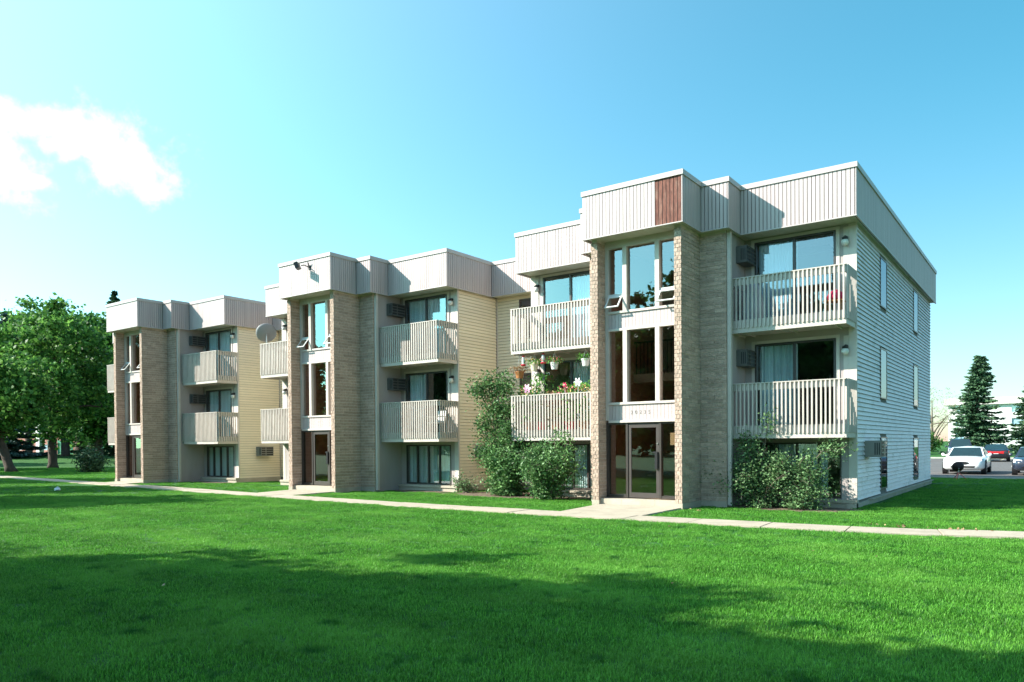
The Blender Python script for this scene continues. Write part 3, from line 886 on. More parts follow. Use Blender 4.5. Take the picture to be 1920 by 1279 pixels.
        for (a, b, c, d) in hl2:
            t = 0.04; fr = MB()
            fr.box(a, a + t, 2.985, 3.1, c, d).box(b - t, b, 2.985, 3.1, c, d).box(a + t, b - t, 2.985, 3.1, c, c + t).box(a + t, b - t, 2.985, 3.1, d - t, d)
            w = obj('window', fr, 'doorframe', B); pane(w, a + t, b - t, 3.04, c + t, d - t)

    # --- stair tower glazing
    xl, xr = X(-6.058), X(-3.872)
    fr = MB(); fy0, fy1 = GL - 0.02, GL + 0.14
    fr.box(xl, xr, fy0, fy1, 6.93, ZS + .03)
    fr.box(xl, xl + 0.10, fy0, fy1, 2.29, 6.929)
    fr.box(xr - 0.05, xr, fy0, fy1, 2.29, 6.929)
    for (a, b) in ((-5.517, -5.397), (-4.576, -4.456)):
        fr.box(X(a), X(b), fy0 - .03, fy1, 5.231, 6.929); fr.box(X(a), X(b), fy0 - .03, fy1, 2.776, 4.70)
    for (z0, z1) in ((4.70, 5.23), (2.23, 2.775)):
        fr.box(xl + .101, xr - .051, fy0 - .035, fy1, z1 - .06, z1); fr.box(xl + .101, xr - .051, fy0 - .035, fy1, z0, z0 + .06)
        fr.box(xl + .101, xr - .051, fy0 + .03, fy1, z0 + .061, z1 - .061)
    sw = obj('stair_window', fr, 'trim', B)
    for (z0, z1) in ((4.70, 5.23), (2.23, 2.775)):
        n = 20; wv = (xr - .051 - xl - .101) / n
        for i in range(n):
            obj('spandrel_board', MB().box(xl + .101 + i * wv, xl + .101 + (i + 1) * wv - .007, fy0 + .005, fy0 + .029, z0 + .062, z1 - .062), 'fascia', sw)
    cols = ((xl + .10, X(-5.517)), (X(-5.397), X(-4.576)), (X(-4.456), xr - .05))
    for ci, (a, b) in enumerate(cols):
        for (z0, z1) in ((5.231, 6.929), (2.776, 4.70)):
            if z0 > 5 and ci != 1:
                sw_rail = obj('window_rail', MB().box(a, b, fy0 + .01, fy1 - .03, 5.63, 5.70), 'white', sw)
                pane(sw, a, b, GL + .06, 5.70, z1, 'glass_stair')
                # awning sash tilted out from its head
                h, ang = 0.40, math.radians(38)
                az = Vector((0, -math.sin(ang), -math.cos(ang))); ay = Vector((0, -math.cos(ang), math.sin(ang))); ax = Vector((1, 0, 0))
                o0 = Vector(((a + b) / 2, fy0 - .012, 5.62)); hw = (b - a) / 2 - .015
                s_ = MB()
                for sx in (-1, 1): s_.obox(o0 + ax * (sx * (hw - .018)) + az * (h / 2), ax, ay, az, .018, .014, h / 2)
                s_.obox(o0 + az * .018, ax, ay, az, hw - .037, .014, .018); s_.obox(o0 + az * (h - .018), ax, ay, az, hw - .037, .014, .018)
                s2 = obj('awning_sash', s_, 'white', sw)
                sub = MB().obox(o0 + az * (h / 2), ax, ay, az, hw - .037, .004, h / 2 - .037)
                obj('sash_pane', sub, 'glass', sw)
            else: pane(sw, a, b, GL + .06, z0, z1, 'glass_stair')
    # entrance: dark frame, leaf, side lights
    ef = MB(); zt = 2.23
    ef.box(xl, xl + .07, fy0 + .02, fy1, .22, zt).box(xr - .03, xr, fy0 + .02, fy1, .22, zt)
    for xx in (-5.46, -4.50): ef.box(X(xx), X(xx) + .06, fy0 + .01, fy1, .22, zt)
    ef.box(xl + .071, X(-5.461), fy0 + .02, fy1, .22, .29).box(X(-4.439), xr - .031, fy0 + .02, fy1, .22, .29)
    ef.box(xl + .071, X(-5.461), fy0 + .02, fy1, zt - .05, zt).box(X(-4.439), xr - .031, fy0 + .02, fy1, zt - .05, zt).box(X(-5.399), X(-4.501), fy0 + .02, fy1, zt - .04, zt)
    e = obj('entrance_frame', ef, 'bronze', B)
    pane(e, xl + .071, X(-5.461), GL + .06, .29, zt - .05, 'glass_door'); pane(e, X(-4.439), xr - .031, GL + .06, .29, zt - .05, 'glass_door')
    lf = MB(); a, b = X(-5.392), X(-4.508)
    lf.box(a, a + .08, fy0 + .03, fy0 + .075, .225, zt - .045).box(b - .08, b, fy0 + .03, fy0 + .075, .225, zt - .045)
    lf.box(a + .081, b - .081, fy0 + .03, fy0 + .075, .225, .36).box(a + .081, b - .081, fy0 + .03, fy0 + .075, zt - .145, zt - .045)
    d = obj('entrance_door', lf, 'doorframe', B)
    pane(d, a + .081, b - .081, fy0 + .05, .36, zt - .145, 'glass_door')
    hd = MB().box(b - .095, b - .02, fy0 - .03, fy0 + .028, 1.0, 1.42).box(b - .16, b - .02, fy0 - .02, fy0 + .02, 1.41, 1.45)
    obj('door_handle', hd, 'black', d)
    obj('lock', MB().lathe((b - .04, fy0 + .03, 1.66), [(0.022, 0), (0.022, .02)], 10, Vector((0, -1, 0))), 'steel', d)
    if m == 0:
        obj('notice', MB().box(X(-4.22), X(-4.02), GL + .075, GL + .078, 1.62, 1.94), 'white', e)
    for (u0, u1) in ((-6.055, -5.43), (-5.425, -4.47), (-4.465, -3.875)):
        obj('door_step', MB().box(X(u0), X(u1), -1.72, GL + .13, -0.2, .20 + RND.uniform(-.004, .004)), 'concrete', B)
    # stair hall behind the glass
    for (a, b) in ((xl + .001, xl + .03), (xr - .03, xr - .001)): obj('stair_wall', MB().box(a, b, fy1 + .01, 3.4, -.2, ZS), 'stairwall', B)
    lb = MB().box(xl + .031, xr - .031, 1.9, 2.0, -.2, ZS).box(xl + .031, xr - .031, fy1 + .002, 1.899, 0.1, .19)
    lb.box(xl + .031, xr - .031, 0.2, 1.899, 3.42, 3.66)
    obj('stair_landing', lb, 'stairpaint', B)
    rl = MB().box(xl + .05, xr - .05, 0.22, 0.26, 4.55, 4.6)
    for i in range(17): rl.box(xl + .1 + i * .12, xl + .12 + i * .12, .225, .245, 3.66, 4.55)
    obj('stair_railing', rl, 'black', B)
    st = MB()
    for i in range(9): st.box(xl + .2 + i * 0.2, xl + .42 + i * .2, 0.3, 1.3, 0.4 + i * .33, 0.46 + i * .33)
    obj('stair', st, 'interior', B)

    # --- inside: floors and partitions that close the rooms
    ins = MB(); x0, x1 = X(-9.82), X(SIDE) - .18
    for z in (-.28, 1.86, 4.58):
        for (a, b) in ((X(-9.82), X(-7.01)), (X(-2.94), X(SIDE) - .18)): ins.box(a, b, DW + .15, 5.0, z, z + .2)
    for z in (-.28, 1.86, 4.58): pass
    ins.box(X(-3.1), X(-2.952), DW + .16, 5.0, -.3, ZS).box(X(-7.0), X(-6.86), DW + .16, 5.0, -.3, ZS)
    ins.box(X(-9.82), X(-6.86), 5.01, 5.1, -.3, ZS).box(X(-3.1), X(SIDE) - .18, 5.01, 5.1, -.3, ZS)  # unseen back walls, added to keep the rooms dark
    obj('interior_wall', ins, 'interior', B)
obj('back_wall', MB().box(OX[2] - 9.82, SIDE - .171, 14.05, 14.2, -.3, ZS + .03), 'siding_cream', B)
for ox in OX: obj('ceiling', MB().box(ox - 9.8, ox - .35, 3.3, 14.0, ZS, ZS + .05), 'interior', B)

# street numbers on the spandrels
def number(txt, xc, z, y, size, mat):
    cu = bpy.data.curves.new('house_number', 'FONT'); cu.body = txt; cu.size = size; cu.align_x = 'CENTER'; cu.space_character = 1.75; cu.extrude = 0.004
    to = bpy.data.objects.new('tmp_number', cu); COL.objects.link(to)
    dg = bpy.context.evaluated_depsgraph_get(); me = bpy.data.meshes.new_from_object(to.evaluated_get(dg))
    bpy.data.objects.remove(to)
    o = link('house_number', me, mat, B)
    o.rotation_euler = (math.pi / 2, 0, 0); o.location = (xc, y, z)


MT['numeral'] = surf('numeral', (0.26, 0.24, 0.23), rough=0.5)
number('20235', -5.02, 2.45, GL - .018, 0.145, 'numeral')

for p_ in (bricks, claps, boards, slats): p_.flush(B)

# ------------------------------------------------------------------ vegetation
def lerp(a, b, t): return a + (b - a) * t


def broadleaf(name, label, loc, H, crown_c, crown_r, trunk_r, leaf_mat, seed, n_clump=110, n_leaf=70, leaf=0.24, clump_r=0.75, lean=(0, 0),
              bark='bark', fork=0.3, group=None, cat='tree', shape=0.75):
    rng = np.random.default_rng(seed); rr = random.Random(seed)
    t = thing(name, label, cat, loc, group)
    wood = MB()
    base = Vector((0, 0, -0.1)); fk = Vector((lean[0] * .5, lean[1] * .5, H * fork)); top = Vector((lean[0], lean[1], H * 0.8))
    wood.tube([base, Vector((lean[0] * .1, lean[1] * .1, 0.35)), fk, lerp(fk, top, .5), top], [trunk_r * 1.5, trunk_r, trunk_r * .8, trunk_r * .45, trunk_r * .12], 9)
    cc = Vector(crown_c); cr = Vector(crown_r)
    cl = []
    while len(cl) < n_clump:
        d = Vector((rr.gauss(0, 1), rr.gauss(0, 1), rr.gauss(0, 1))).normalized() * (rr.random() ** (1 / 3)) ** shape
        bump_ = 1 + 0.22 * math.sin(3.1 * d.x * 2 + seed) * math.cos(2.7 * d.y * 2 + seed * 2) + 0.1 * rr.uniform(-1, 1)
        p = Vector((cc.x + cr.x * d.x * bump_, cc.y + cr.y * d.y * bump_, cc.z + cr.z * d.z * bump_))
        if p.z < H * fork * 0.6: continue
        cl.append(p)
    limbs = []
    for i in range(9):
        tgt = cl[rr.randrange(len(cl))]; s0 = lerp(fk, top, rr.uniform(-0.25, 0.75))
        mid = lerp(s0, tgt, .5) + Vector((0, 0, 0.08 * (tgt - s0).length))
        wood.tube([s0, mid, tgt], [trunk_r * .38, trunk_r * .25, trunk_r * .07], 6); limbs += [lerp(s0, mid, .6), mid, lerp(mid, tgt, .5)]
    for i in range(30):
        tgt = cl[rr.randrange(len(cl))]; s0 = min(limbs, key=lambda q: (q - tgt).length)
        wood.tube([s0, lerp(s0, tgt, .5) + Vector((0, 0, .1)), tgt], [trunk_r * .16, trunk_r * .1, trunk_r * .03], 5)
    obj('trunk', wood, bark, t, smooth=True)
    P = []
    for p in cl:
        n = int(n_leaf * rr.uniform(.6, 1.4)); r = clump_r * rr.uniform(.6, 1.25)
        q = rng.normal(size=(n, 3)) * np.array([r, r, r * .62]) * 0.62
        P.append(q + np.array(p))
    P = np.concatenate(P)
    V, F = leaves(P, leaf, rng, flat=0.35, aspect=0.75)
    me = np_mesh('crown', V, F)
    link('crown', me, leaf_mat, t)
    return t


def conifer(name, label, loc, H, R, mat, seed, group=None, z0=0.06, whorl=0.42, lens=0.42, tops=1, wid=0.2):
    rng = np.random.default_rng(seed); rr = random.Random(seed)
    t = thing(name, label, 'tree', loc, group)
    tr = MB().tube([(0, 0, -.1), (0, 0, H * .5), (0, 0, H * .97)], [H * .018 + .06, H * .012, .02], 8)
    P, D = [], []
    for k in range(tops):
        ox_, oy_ = ((0, 0) if k == 0 else (0.55, 0.1)); hh = H if k == 0 else H * 0.985
        z = H * z0 if k == 0 else H * .72
        while z < hh - .15:
            f = 1 - z / hh
            rad = R * (f ** 0.85) * rr.uniform(.86, 1.1)
            nb = int(6 + 8 * f)
            for b in range(nb):
                a = rr.uniform(0, 6.283); ln = rad * rr.uniform(.72, 1.12); dz = rr.uniform(-.12, .12)
                n = max(4, int(ln * 10)); s = np.linspace(.15, 1, n)
                droop = -0.28 * ln * s + 0.16 * ln * s ** 3
                cx, sy = math.cos(a), math.sin(a)
                base = np.stack([ox_ + cx * ln * s, oy_ + sy * ln * s, z + dz + droop], 1)
                for rep_ in range(3):
                    jit = rng.normal(size=(n, 3)) * np.array([.10, .10, .05]) * (0.6 + .5 * lens)
                    side = rng.uniform(-1, 1, n) * 0.34 * ln * (1 - s * .75)
                    q = base + jit + np.stack([-sy * side, cx * side, -np.abs(side) * .25], 1)
                    P.append(q)
                    d = np.stack([np.full(n, cx), np.full(n, sy), np.full(n, -.25)], 1) + np.stack([-sy * np.sign(side) * .6, cx * np.sign(side) * .6, np.zeros(n)], 1)
                    D.append(d)
                if rr.random() < .25: tr.tube([(ox_, oy_, z + dz), (ox_ + cx * ln * .6, oy_ + sy * ln * .6, z + dz - .16 * ln)], [.03, .01], 4)
            z += whorl * (0.55 + .5 * f)
    obj('trunk', tr, 'bark', t)
    P = np.concatenate(P); D = np.concatenate(D)
    V, F = leaves(P, lens, rng, outdir=D * 1.6, aspect=wid / lens)
    link('crown', np_mesh('crown', V, F), mat, t)
    return t


def shrub(name, label, loc, stems, mat, seed, leaf=0.06, n_leaf=5200, bush=(1, 1, 1), spread=0.1, fill=0.5, group=None, bark='barkgrey'):
    """stems: list of polylines (local points); leaves follow stems and fill an uneven mass"""
    rng = np.random.default_rng(seed); rr = random.Random(seed)
    t = thing(name, label, 'shrub', loc, group)
    wood = MB(); pts = []; wts = []
    for st in stems:
        st = [Vector(p) for p in st]; m = len(st)
        wood.tube(st, [0.022 * (1 - .8 * i / (m - 1)) for i in range(m)], 5)
        for a, b in zip(st, st[1:]):
            for k in range(12):
                p = lerp(a, b, k / 12)
                pts.append(p); wts.append(max(.1, p.z))
        # side twigs
        for k in range(9):
            i = rr.randrange(1, m); p = lerp(st[i - 1], st[i], rr.random())
            d = Vector((rr.gauss(0, 1), rr.gauss(0, 1), rr.gauss(.35, .6))).normalized() * rr.uniform(.18, .5)
            wood.tube([p, p + d], [.007, .003], 4)
            for k2 in range(5): pts.append(p + d * (k2 + 1) / 5); wts.append(1.2)
    obj('stems', wood, bark, t)
    pts = np.array([tuple(p) for p in pts]); wts = np.array(wts) * np.repeat(rng.exponential(1.0, len(wts) // 5 + 1) + .08, 5)[:len(wts)]; wts /= wts.sum()
    idx = rng.choice(len(pts), n_leaf, p=wts)
    P = pts[idx] + rng.normal(size=(n_leaf, 3)) * spread
    P[:, 2] = np.maximum(P[:, 2], .05 + rng.uniform(0, .1, n_leaf))
    V, F = leaves(P, leaf, rng, flat=.3, aspect=.55)
    link('foliage', np_mesh('foliage', V, F), mat, t)
    return t


def arch_stems(rr, n, rx, ry, h, cx=0, cy=0, hvar=.35):
    out = []
    for i in range(n):
        a = rr.uniform(0, 6.283); q = math.sqrt(rr.random())
        ex, ey = cx + rx * q * math.cos(a), cy + ry * q * math.sin(a)
        hh = h * (1 - hvar * rr.random()) * (1 - .45 * q * q)
        out.append([(cx + rr.uniform(-.15, .15), cy + rr.uniform(-.1, .1), 0), (lerp(cx, ex, .35), lerp(cy, ey, .35), hh * .45), (lerp(cx, ex, .75), lerp(cy, ey, .75), hh * .85), (ex, ey, hh)])
    return out


rr = random.Random(3)
# shrub in front of the end block, open and straggly
st = arch_stems(rr, 26, .85, .55, 1.75, -.35, 0) + arch_stems(rr, 16, .7, .5, 1.35, .75, .05)
st += [[(-.5, 0, 0), (-.75, 0, 1.1), (-.7, -.05, 2.0)], [(-.3, 0, 0), (-.25, 0, 1.2), (-.1, -.05, 2.05)], [(.6, 0, 0), (.9, 0, 1.1), (1.25, 0, 1.5), (1.55, 0, 1.42)],
       [(-.5, 0, 0), (-1.2, -.1, .7), (-1.75, -.2, .85)], [(.6, 0, 0), (1.0, 0, .7), (1.4, 0, 1.1)]]
shrub('shrub', 'straggly pale green shrub in front of the lowest windows of the white sided end block', (-1.9, -.35, 0), st, 'shrub', 21, leaf=.07, n_leaf=15500, spread=.11)
# tall dark shrub in the corner and the rounder one beside the tower
st = arch_stems(rr, 20, .8, .6, 2.1, .15, 0) + arch_stems(rr, 9, .6, .5, 3.3, .35, .1, .2) + [[(0, 0, 0), (-.2, 0, 1.8), (-.1, 0, 3.3), (.1, 0, 3.9)], [(0, 0, 0), (-.4, 0, 1.4), (-.6, -.1, 2.2), (-.7, -.1, 2.4)], [(0, 0, 0), (-.3, 0, 2.2), (-.6, -.2, 3.2), (-.9, -.2, 3.5)],
      [(0, 0, 0), (-.3, 0, 2.4), (-.4, 0, 3.5), (-.5, 0, 3.75)], [(0, 0, 0), (.1, 0, 2.2), (.45, 0, 3.4)], [(0, 0, 0), (-.6, 0, 1.0), (-.85, 0, 1.5)], [(0, 0, 0), (-.2, .1, 2.6), (.3, .1, 3.8)], [(0, 0, 0), (-.5, .1, 1.6), (-.8, 0, 2.1)]]
shrub('lilac_shrub', 'tall dark green shrub filling the corner beside the flowered balcony', (-10.6, -.1, 0), st, 'shrubdark', 22, leaf=.095, n_leaf=21000, spread=.15)
st = arch_stems(rr, 26, .95, .7, 1.75, 0, 0, .2) + [[(.2, 0, 0), (.5, 0, 1.0), (.65, 0, 1.85)], [(.2, 0, 0), (.8, 0, .8), (1.15, 0, 1.15)], [(0, 0, 0), (.3, 0, 1.2), (.3, -.1, 1.95)]]
shrub('shrub', 'rounded bushy green shrub under the flowered balcony next to a brick tower', (-8.4, -.75, 0), st, 'shrubdark', 23, leaf=.085, n_leaf=10500, spread=.14)
st = arch_stems(rr, 8, .45, .3, .55)
shrub('low_plant', 'low leafy plant at the foot of the cream siding wall', (-12.5, .35, 0), st, 'shrub', 24, leaf=.07, n_leaf=700, spread=.07)
st = arch_stems(rr, 12, 1.1, .9, 1.5)
shrub('yew_bush', 'dark rounded yew bush behind the far end of the brick row', (-48.0, 4.2, 0), st, 'spruce', 25, leaf=.16, n_leaf=5000, spread=.22)

# trees along the lawn whose shade falls across the grass
off = [(-4.3, -22.2, 8.6, 2.9), (-8.6, -23.6, 9.6, 3.2), (-13.4, -24.0, 11.2, 3.3), (-20.4, -26.4, 10.2, 3.5), (-29.0, -15.6, 8.6, 2.2), (-36.0, -13.0, 9.0, 2.3), (-27.0, -29, 10.5, 3.6), (-46.0, -10.5, 9.5, 2.8), (-58, -7.5, 10, 3.2), (-68, -3.5, 10, 3.2), (-79, -.5, 10, 3.2)]
where = ['opposite the end wall of white siding', 'opposite the white sided end block', 'opposite the nearest brick tower', 'second along from the tree opposite the nearest tower', 'opposite the far brick tower', 'beyond the far brick tower by the walk', 'deep in the lawn row behind its neighbours', 'past the far end of the brick row', 'farther along by the curving walk', 'near the leaning maple', 'last of the row towards the street']
for i, (x, y, h, r) in enumerate(off):
    broadleaf('shade_tree', 'broad green shade tree on the lawn ' + where[i], (x, y, 0), h, (0, 0, h * .62), (r, r, h * .36), .2, 'mapledark', 40 + i, n_clump=190, n_leaf=140, leaf=.31, clump_r=.62, group='shade trees on the lawn')

# trees beyond the far end of the row
broadleaf('maple_tree', 'leafy green maple with straight dark trunk beyond the far brick tower', (-61.3, 7.4, 0), 13.2, (.3, 0, 8.0), (4.6, 4.6, 5.2), .34, 'maple', 61, n_clump=170, n_leaf=95, leaf=.32, clump_r=.78, group='maples beyond the row')
broadleaf('maple_tree', 'dark green maple with a leaning trunk beside the curving walk', (-54.3, 1.9, 0), 8.4, (-.9, -.5, 5.4), (3.2, 3.2, 2.9), .3, 'maple', 62, n_clump=130, n_leaf=75, leaf=.3, clump_r=.9, lean=(-1.5, -.9), group='maples beyond the row')
broadleaf('maple_tree', 'tall dark maple with thick trunk on the grassy mound', (-80.4, 18.0, .8), 15.0, (0, 0, 9.8), (5.6, 5.6, 5.6), .55, 'mapledark', 63, n_clump=170, n_leaf=75, leaf=.4, clump_r=1.1, group='maples beyond the row')
broadleaf('maple_tree', 'green maple with tilted trunk standing on the mound behind the straight maple', (-77.3, 15.2, .6), 13.4, (-1, 0, 10.0), (5.2, 5.2, 5.0), .42, 'maple', 64, n_clump=150, n_leaf=70, leaf=.4, clump_r=1.1, lean=(-1.6, .6), group='maples beyond the row')
broadleaf('maple_tree', 'far green maple behind the blue spruce', (-93.8, 18.2, 0), 17.3, (0, 0, 11.6), (6.0, 6.0, 5.6), .42, 'maple', 65, n_clump=150, n_leaf=70, leaf=.45, clump_r=1.2, group='maples beyond the row')
conifer('blue_spruce', 'blue green spruce rising behind the leaning maple', (-81.2, 11.3, 0), 15.2, 3.7, 'bluespruce', 66, lens=.55, wid=.24, whorl=.6)
conifer('spruce_tree', 'tall dark spruce showing above the far roof corner', (-77.4, 20.3, 0), 18.4, 4.2, 'spruce', 67, lens=.55, wid=.24, whorl=.6)
# round clipped hedges and far things by the street
def hedge(label, loc, rx, ry, h, seed):
    rng = np.random.default_rng(seed); n = 1600
    d = rng.normal(size=(n, 3)); d /= np.linalg.norm(d, axis=1, keepdims=True); d[:, 2] = np.abs(d[:, 2])
    P = np.sign(d) * np.abs(d) ** .6 * np.array([rx, ry, h]) * rng.uniform(.82, 1.02, (n, 1))
    t = thing('clipped_hedge', label, 'hedge', loc, 'clipped hedges by the street')
    V, F = leaves(P, .3, rng, aspect=.7); link('foliage', np_mesh('foliage', V, F), 'mapledark', t)
    obj('stem', MB().tube([(0, 0, -.1), (0, 0, h * .7)], .12, 6), 'bark', t)


hedge('clipped round hedge by the street, the one nearer the white post', (-118, 24.0, 0), 2.0, 1.6, 1.9, 71)
hedge('clipped round hedge by the street, the one behind the leaning maple', (-116, 16.5, 0), 2.2, 1.7, 1.9, 72)
hedge('low clipped hedge by the street at the foot of the mound', (-122, 37.5, 0), 1.5, 1.2, 1.0, 73)

for i, (x, y, h, r, lab) in enumerate(((-104, 30, 13, 6.0, 'dense dark tree across the lawn behind the thick trunked maple'), (-112, 8, 15, 6.5, 'dense dark tree at the street behind the blue spruce'),
                                    (-128, 62, 14, 6.5, 'dense dark tree by the street past the mound'), (-92, 40, 13, 5.6, 'dense dark tree behind the tall spruce'), (-68.6, 14.4, 13.6, 3.5, 'dark tree squeezed between the straight maple and the far brick tower'))):
    broadleaf('street_tree', lab, (x, y, 0), h, (0, 0, h * .56), (r, r, h * .42), .35, 'mapledark', 110 + i, n_clump=130, n_leaf=70, leaf=.48, clump_r=1.2, fork=.22, group='trees towards the street')


def treeline(x0, y0, x1, y1, n, hmin, hmax, seed, mat_):
    rng = np.random.default_rng(seed); P = []
    for i in range(n):
        t_ = (i + rng.uniform(-.4, .4)) / n; h = rng.uniform(hmin, hmax); c = np.array([x0 + (x1 - x0) * t_, y0 + (y1 - y0) * t_, h * .5]) + np.array([rng.normal() * 4, rng.normal() * 4, 0])
        k = 420; q = rng.normal(size=(k, 3)); q /= np.linalg.norm(q, axis=1, keepdims=True)
        P.append(c + q * np.array([h * .42, h * .42, h * .5]) * rng.uniform(.6, 1.05, (k, 1)))
    P = np.concatenate(P); P[:, 2] = np.maximum(P[:, 2], .2)
    return leaves(P, 1.3, rng, aspect=.8)


va, fa = treeline(-300, -60, -255, 190, 46, 9, 15, 7, None); vb, fb = treeline(-255, 190, 90, 260, 60, 7, 10, 8, None); vc, fc_ = treeline(-170, -85, 80, -70, 70, 6, 10, 9, None)  # last run is unseen behind the camera, added to darken window reflections
link('far_trees', np_mesh('far_trees', np.concatenate([va, vb, vc]), np.concatenate([fa, fb + len(va), fc_ + len(va) + len(vb)])), 'mapledark', None, kind='stuff')

# right hand background
conifer('spruce_tree', 'large green spruce with twin tops behind the parked cars', (-2.9, 72.0, 0.25), 10.4, 3.6, 'spruce', 81, lens=.36, wid=.16, tops=2, whorl=.36, group='spruces behind the car park')
conifer('spruce_tree', 'dark spruce in front of the white apartment block beside the large twin topped spruce', (1.75, 78.5, 0.4), 9.2, 3.2, 'spruce', 82, lens=.36, wid=.16, whorl=.4, group='spruces behind the car park')
broadleaf('bare_tree', 'spreading tree with thin young leaves behind the bushes', (-9.2, 90.0, .5), 8.2, (0, 0, 5.4), (3.4, 3.4, 2.8), .24, 'sparse', 83, n_clump=110, n_leaf=26, leaf=.11, clump_r=.6, bark='barkgrey', fork=.2)
for i, (x, y, sx, h, mat_, lab) in enumerate(((-8.0, 76.0, 1.7, 2.6, 'maple', 'bright green rounded bush behind the black and silver utility vehicle'), (-8.6, 70.0, 1.3, 1.8, 'spruce', 'dark low juniper bush at the edge of the back lawn'), (-10.5, 82, 2.2, 3.6, 'mapledark', 'tall leafy bush at the foot of the thin leaved tree'))):
    rng_ = random.Random(90 + i)
    shrub('bush', lab, (x, y, .2), arch_stems(rng_, 14, sx, sx, h, hvar=.2), mat_, 90 + i, leaf=.2, n_leaf=3200, spread=.25)

# ------------------------------------------------------------------ background buildings
def slab_block(name, label, x0, x1, y0, y1, z0, H, storeys, wins, mat, fascia_h=1.1):
    t = thing(name, label, 'building', (0, 0, 0))
    holes = []
    for (a, b) in wins:
        for s in range(storeys):
            zb = z0 + 1.0 + s * (H - fascia_h - .2) / storeys
            holes.append((a, b, zb, zb + 1.35))
    obj('wall', wall_open(MB(), 'y', y0, y0 + .3, x0, x1, z0 - 1, z0 + H - fascia_h, holes).box(x0, x0 + .3, y0 + .301, y1, z0 - 1, z0 + H - fascia_h).box(x0 + .301, x1, y1 - .3, y1, z0 - 1, z0 + H - fascia_h), mat, t)
    obj('roof', MB().box(x0 - .6, x1 + .6, y0 - .6, y1 + .6, z0 + H - fascia_h, z0 + H), 'farfascia', t)
    for (a, b, c, d) in holes:
        f = MB().box(a, b, y0 + .02, y0 + .08, c, c + .06).box(a, b, y0 + .02, y0 + .08, d - .06, d).box(a, a + .06, y0 + .02, y0 + .08, c + .06, d - .06).box(b - .06, b, y0 + .02, y0 + .08, c + .06, d - .06).box((a + b) / 2 - .03, (a + b) / 2 + .03, y0 + .02, y0 + .08, c + .06, d - .06)
        w = obj('window', f, 'white', t); obj('pane', MB().box(a + .06, b - .06, y0 + .05, y0 + .07, c + .06, d - .06), 'glass', w)
        obj('blind', MB().box(a + .02, b - .02, y0 + .25, y0 + .27, c + .02, d), 'blind2' if RND.random() < .75 else 'redfab', w)
    return t


MT['farwhite'] = surf('white_stucco', (0.577, 0.562, 0.546), rough=0.8, var=0.05)
MT['farfascia'] = surf('far_roof_edge', (0.515, 0.476, 0.437), rough=0.7, var=0.05)
MT['redbrick'] = surf('red_brick_far', (0.30, 0.13, 0.10), rough=0.9, var=0.15)
MT['greenfence'] = surf('green_fence', (0.02, 0.13, 0.07), rough=0.7, var=0.15)
slab_block('apartment_block', 'white three storey apartment block behind the spruces across the car park', -11.2, 34, 127, 140, .75, 8.0, 3, [(-10.2, -8.8), (-2.3, .2), (2.4, 4.8), (9, 11), (14, 16.5), (20, 22), (26, 28)], 'farwhite')
slab_block('brick_house', 'low red brick building across the street beyond the maples', -214, -178, 60, 84, 0, 5.2, 1, [(-208, -204), (-196, -192), (-186, -183)], 'redbrick', .7)
slab_block('brick_house', 'long brown brick building glimpsed under the leaning maple', -250, -196, 22, 40, 0, 4.4, 1, [(-240, -236), (-224, -220), (-208, -204)], 'redbrick', .7)
fc = thing('green_fence', 'dark green solid fence across the street behind the white post', 'fence', (0, 0, 0))
for i in range(9):
    obj('fence_panel', MB().box(-172 + i * 2.5, -169.56 + i * 2.5, 50 + i * .9, 50.15 + i * .9, -.2, 3.1), 'greenfence', fc)
po = thing('white_post', 'pale square twin post standing by the street', 'post', (-112.0, 26.6, 0))
obj('shaft', MB().box(-.55, -.08, -.3, .3, -.2, 4.6), 'farwhite', po); obj('shaft', MB().box(.08, .55, -.3, .3, -.2, 4.2), 'farwhite', po)
obj('base', MB().box(-.7, .7, -.45, .45, -.2, .12), 'concrete', po)

# ------------------------------------------------------------------ cars
MT['carwhite'] = surf('white_car_paint', (0.8, 0.8, 0.8), rough=0.25, var=0.02, spec=0.5, coat=0.6)
MT['carblack'] = surf('black_car_paint', (0.012, 0.013, 0.018), rough=0.25, var=0.05, spec=0.5, coat=0.8)
MT['carnavy'] = surf('dark_blue_car_paint', (0.022, 0.03, 0.05), rough=0.25, var=0.05, spec=0.5, coat=0.8)
MT['carsilver'] = surf('silver_car_paint', (0.45, 0.46, 0.47), rough=0.3, var=0.03, metallic=0.5, coat=0.5)
MT['carblue'] = surf('light_blue_car_paint', (0.20, 0.33, 0.48), rough=0.3, var=0.03, coat=0.5)
MT['tyre'] = surf('tyre', (0.02, 0.02, 0.02), rough=0.85)
MT['rim'] = surf('alloy_rim', (0.45, 0.45, 0.45), rough=0.35, metallic=0.8)
MT['headlamp'] = surf('headlamp_lens', (0.62, 0.64, 0.66), rough=0.12, var=0.1, spec=0.8)
MT['tail'] = surf('tail_lamp_lens', (0.55, 0.015, 0.02), rough=0.15, spec=0.7)
MT['plate'] = surf('licence_plate', (0.70, 0.71, 0.70), rough=0.4)


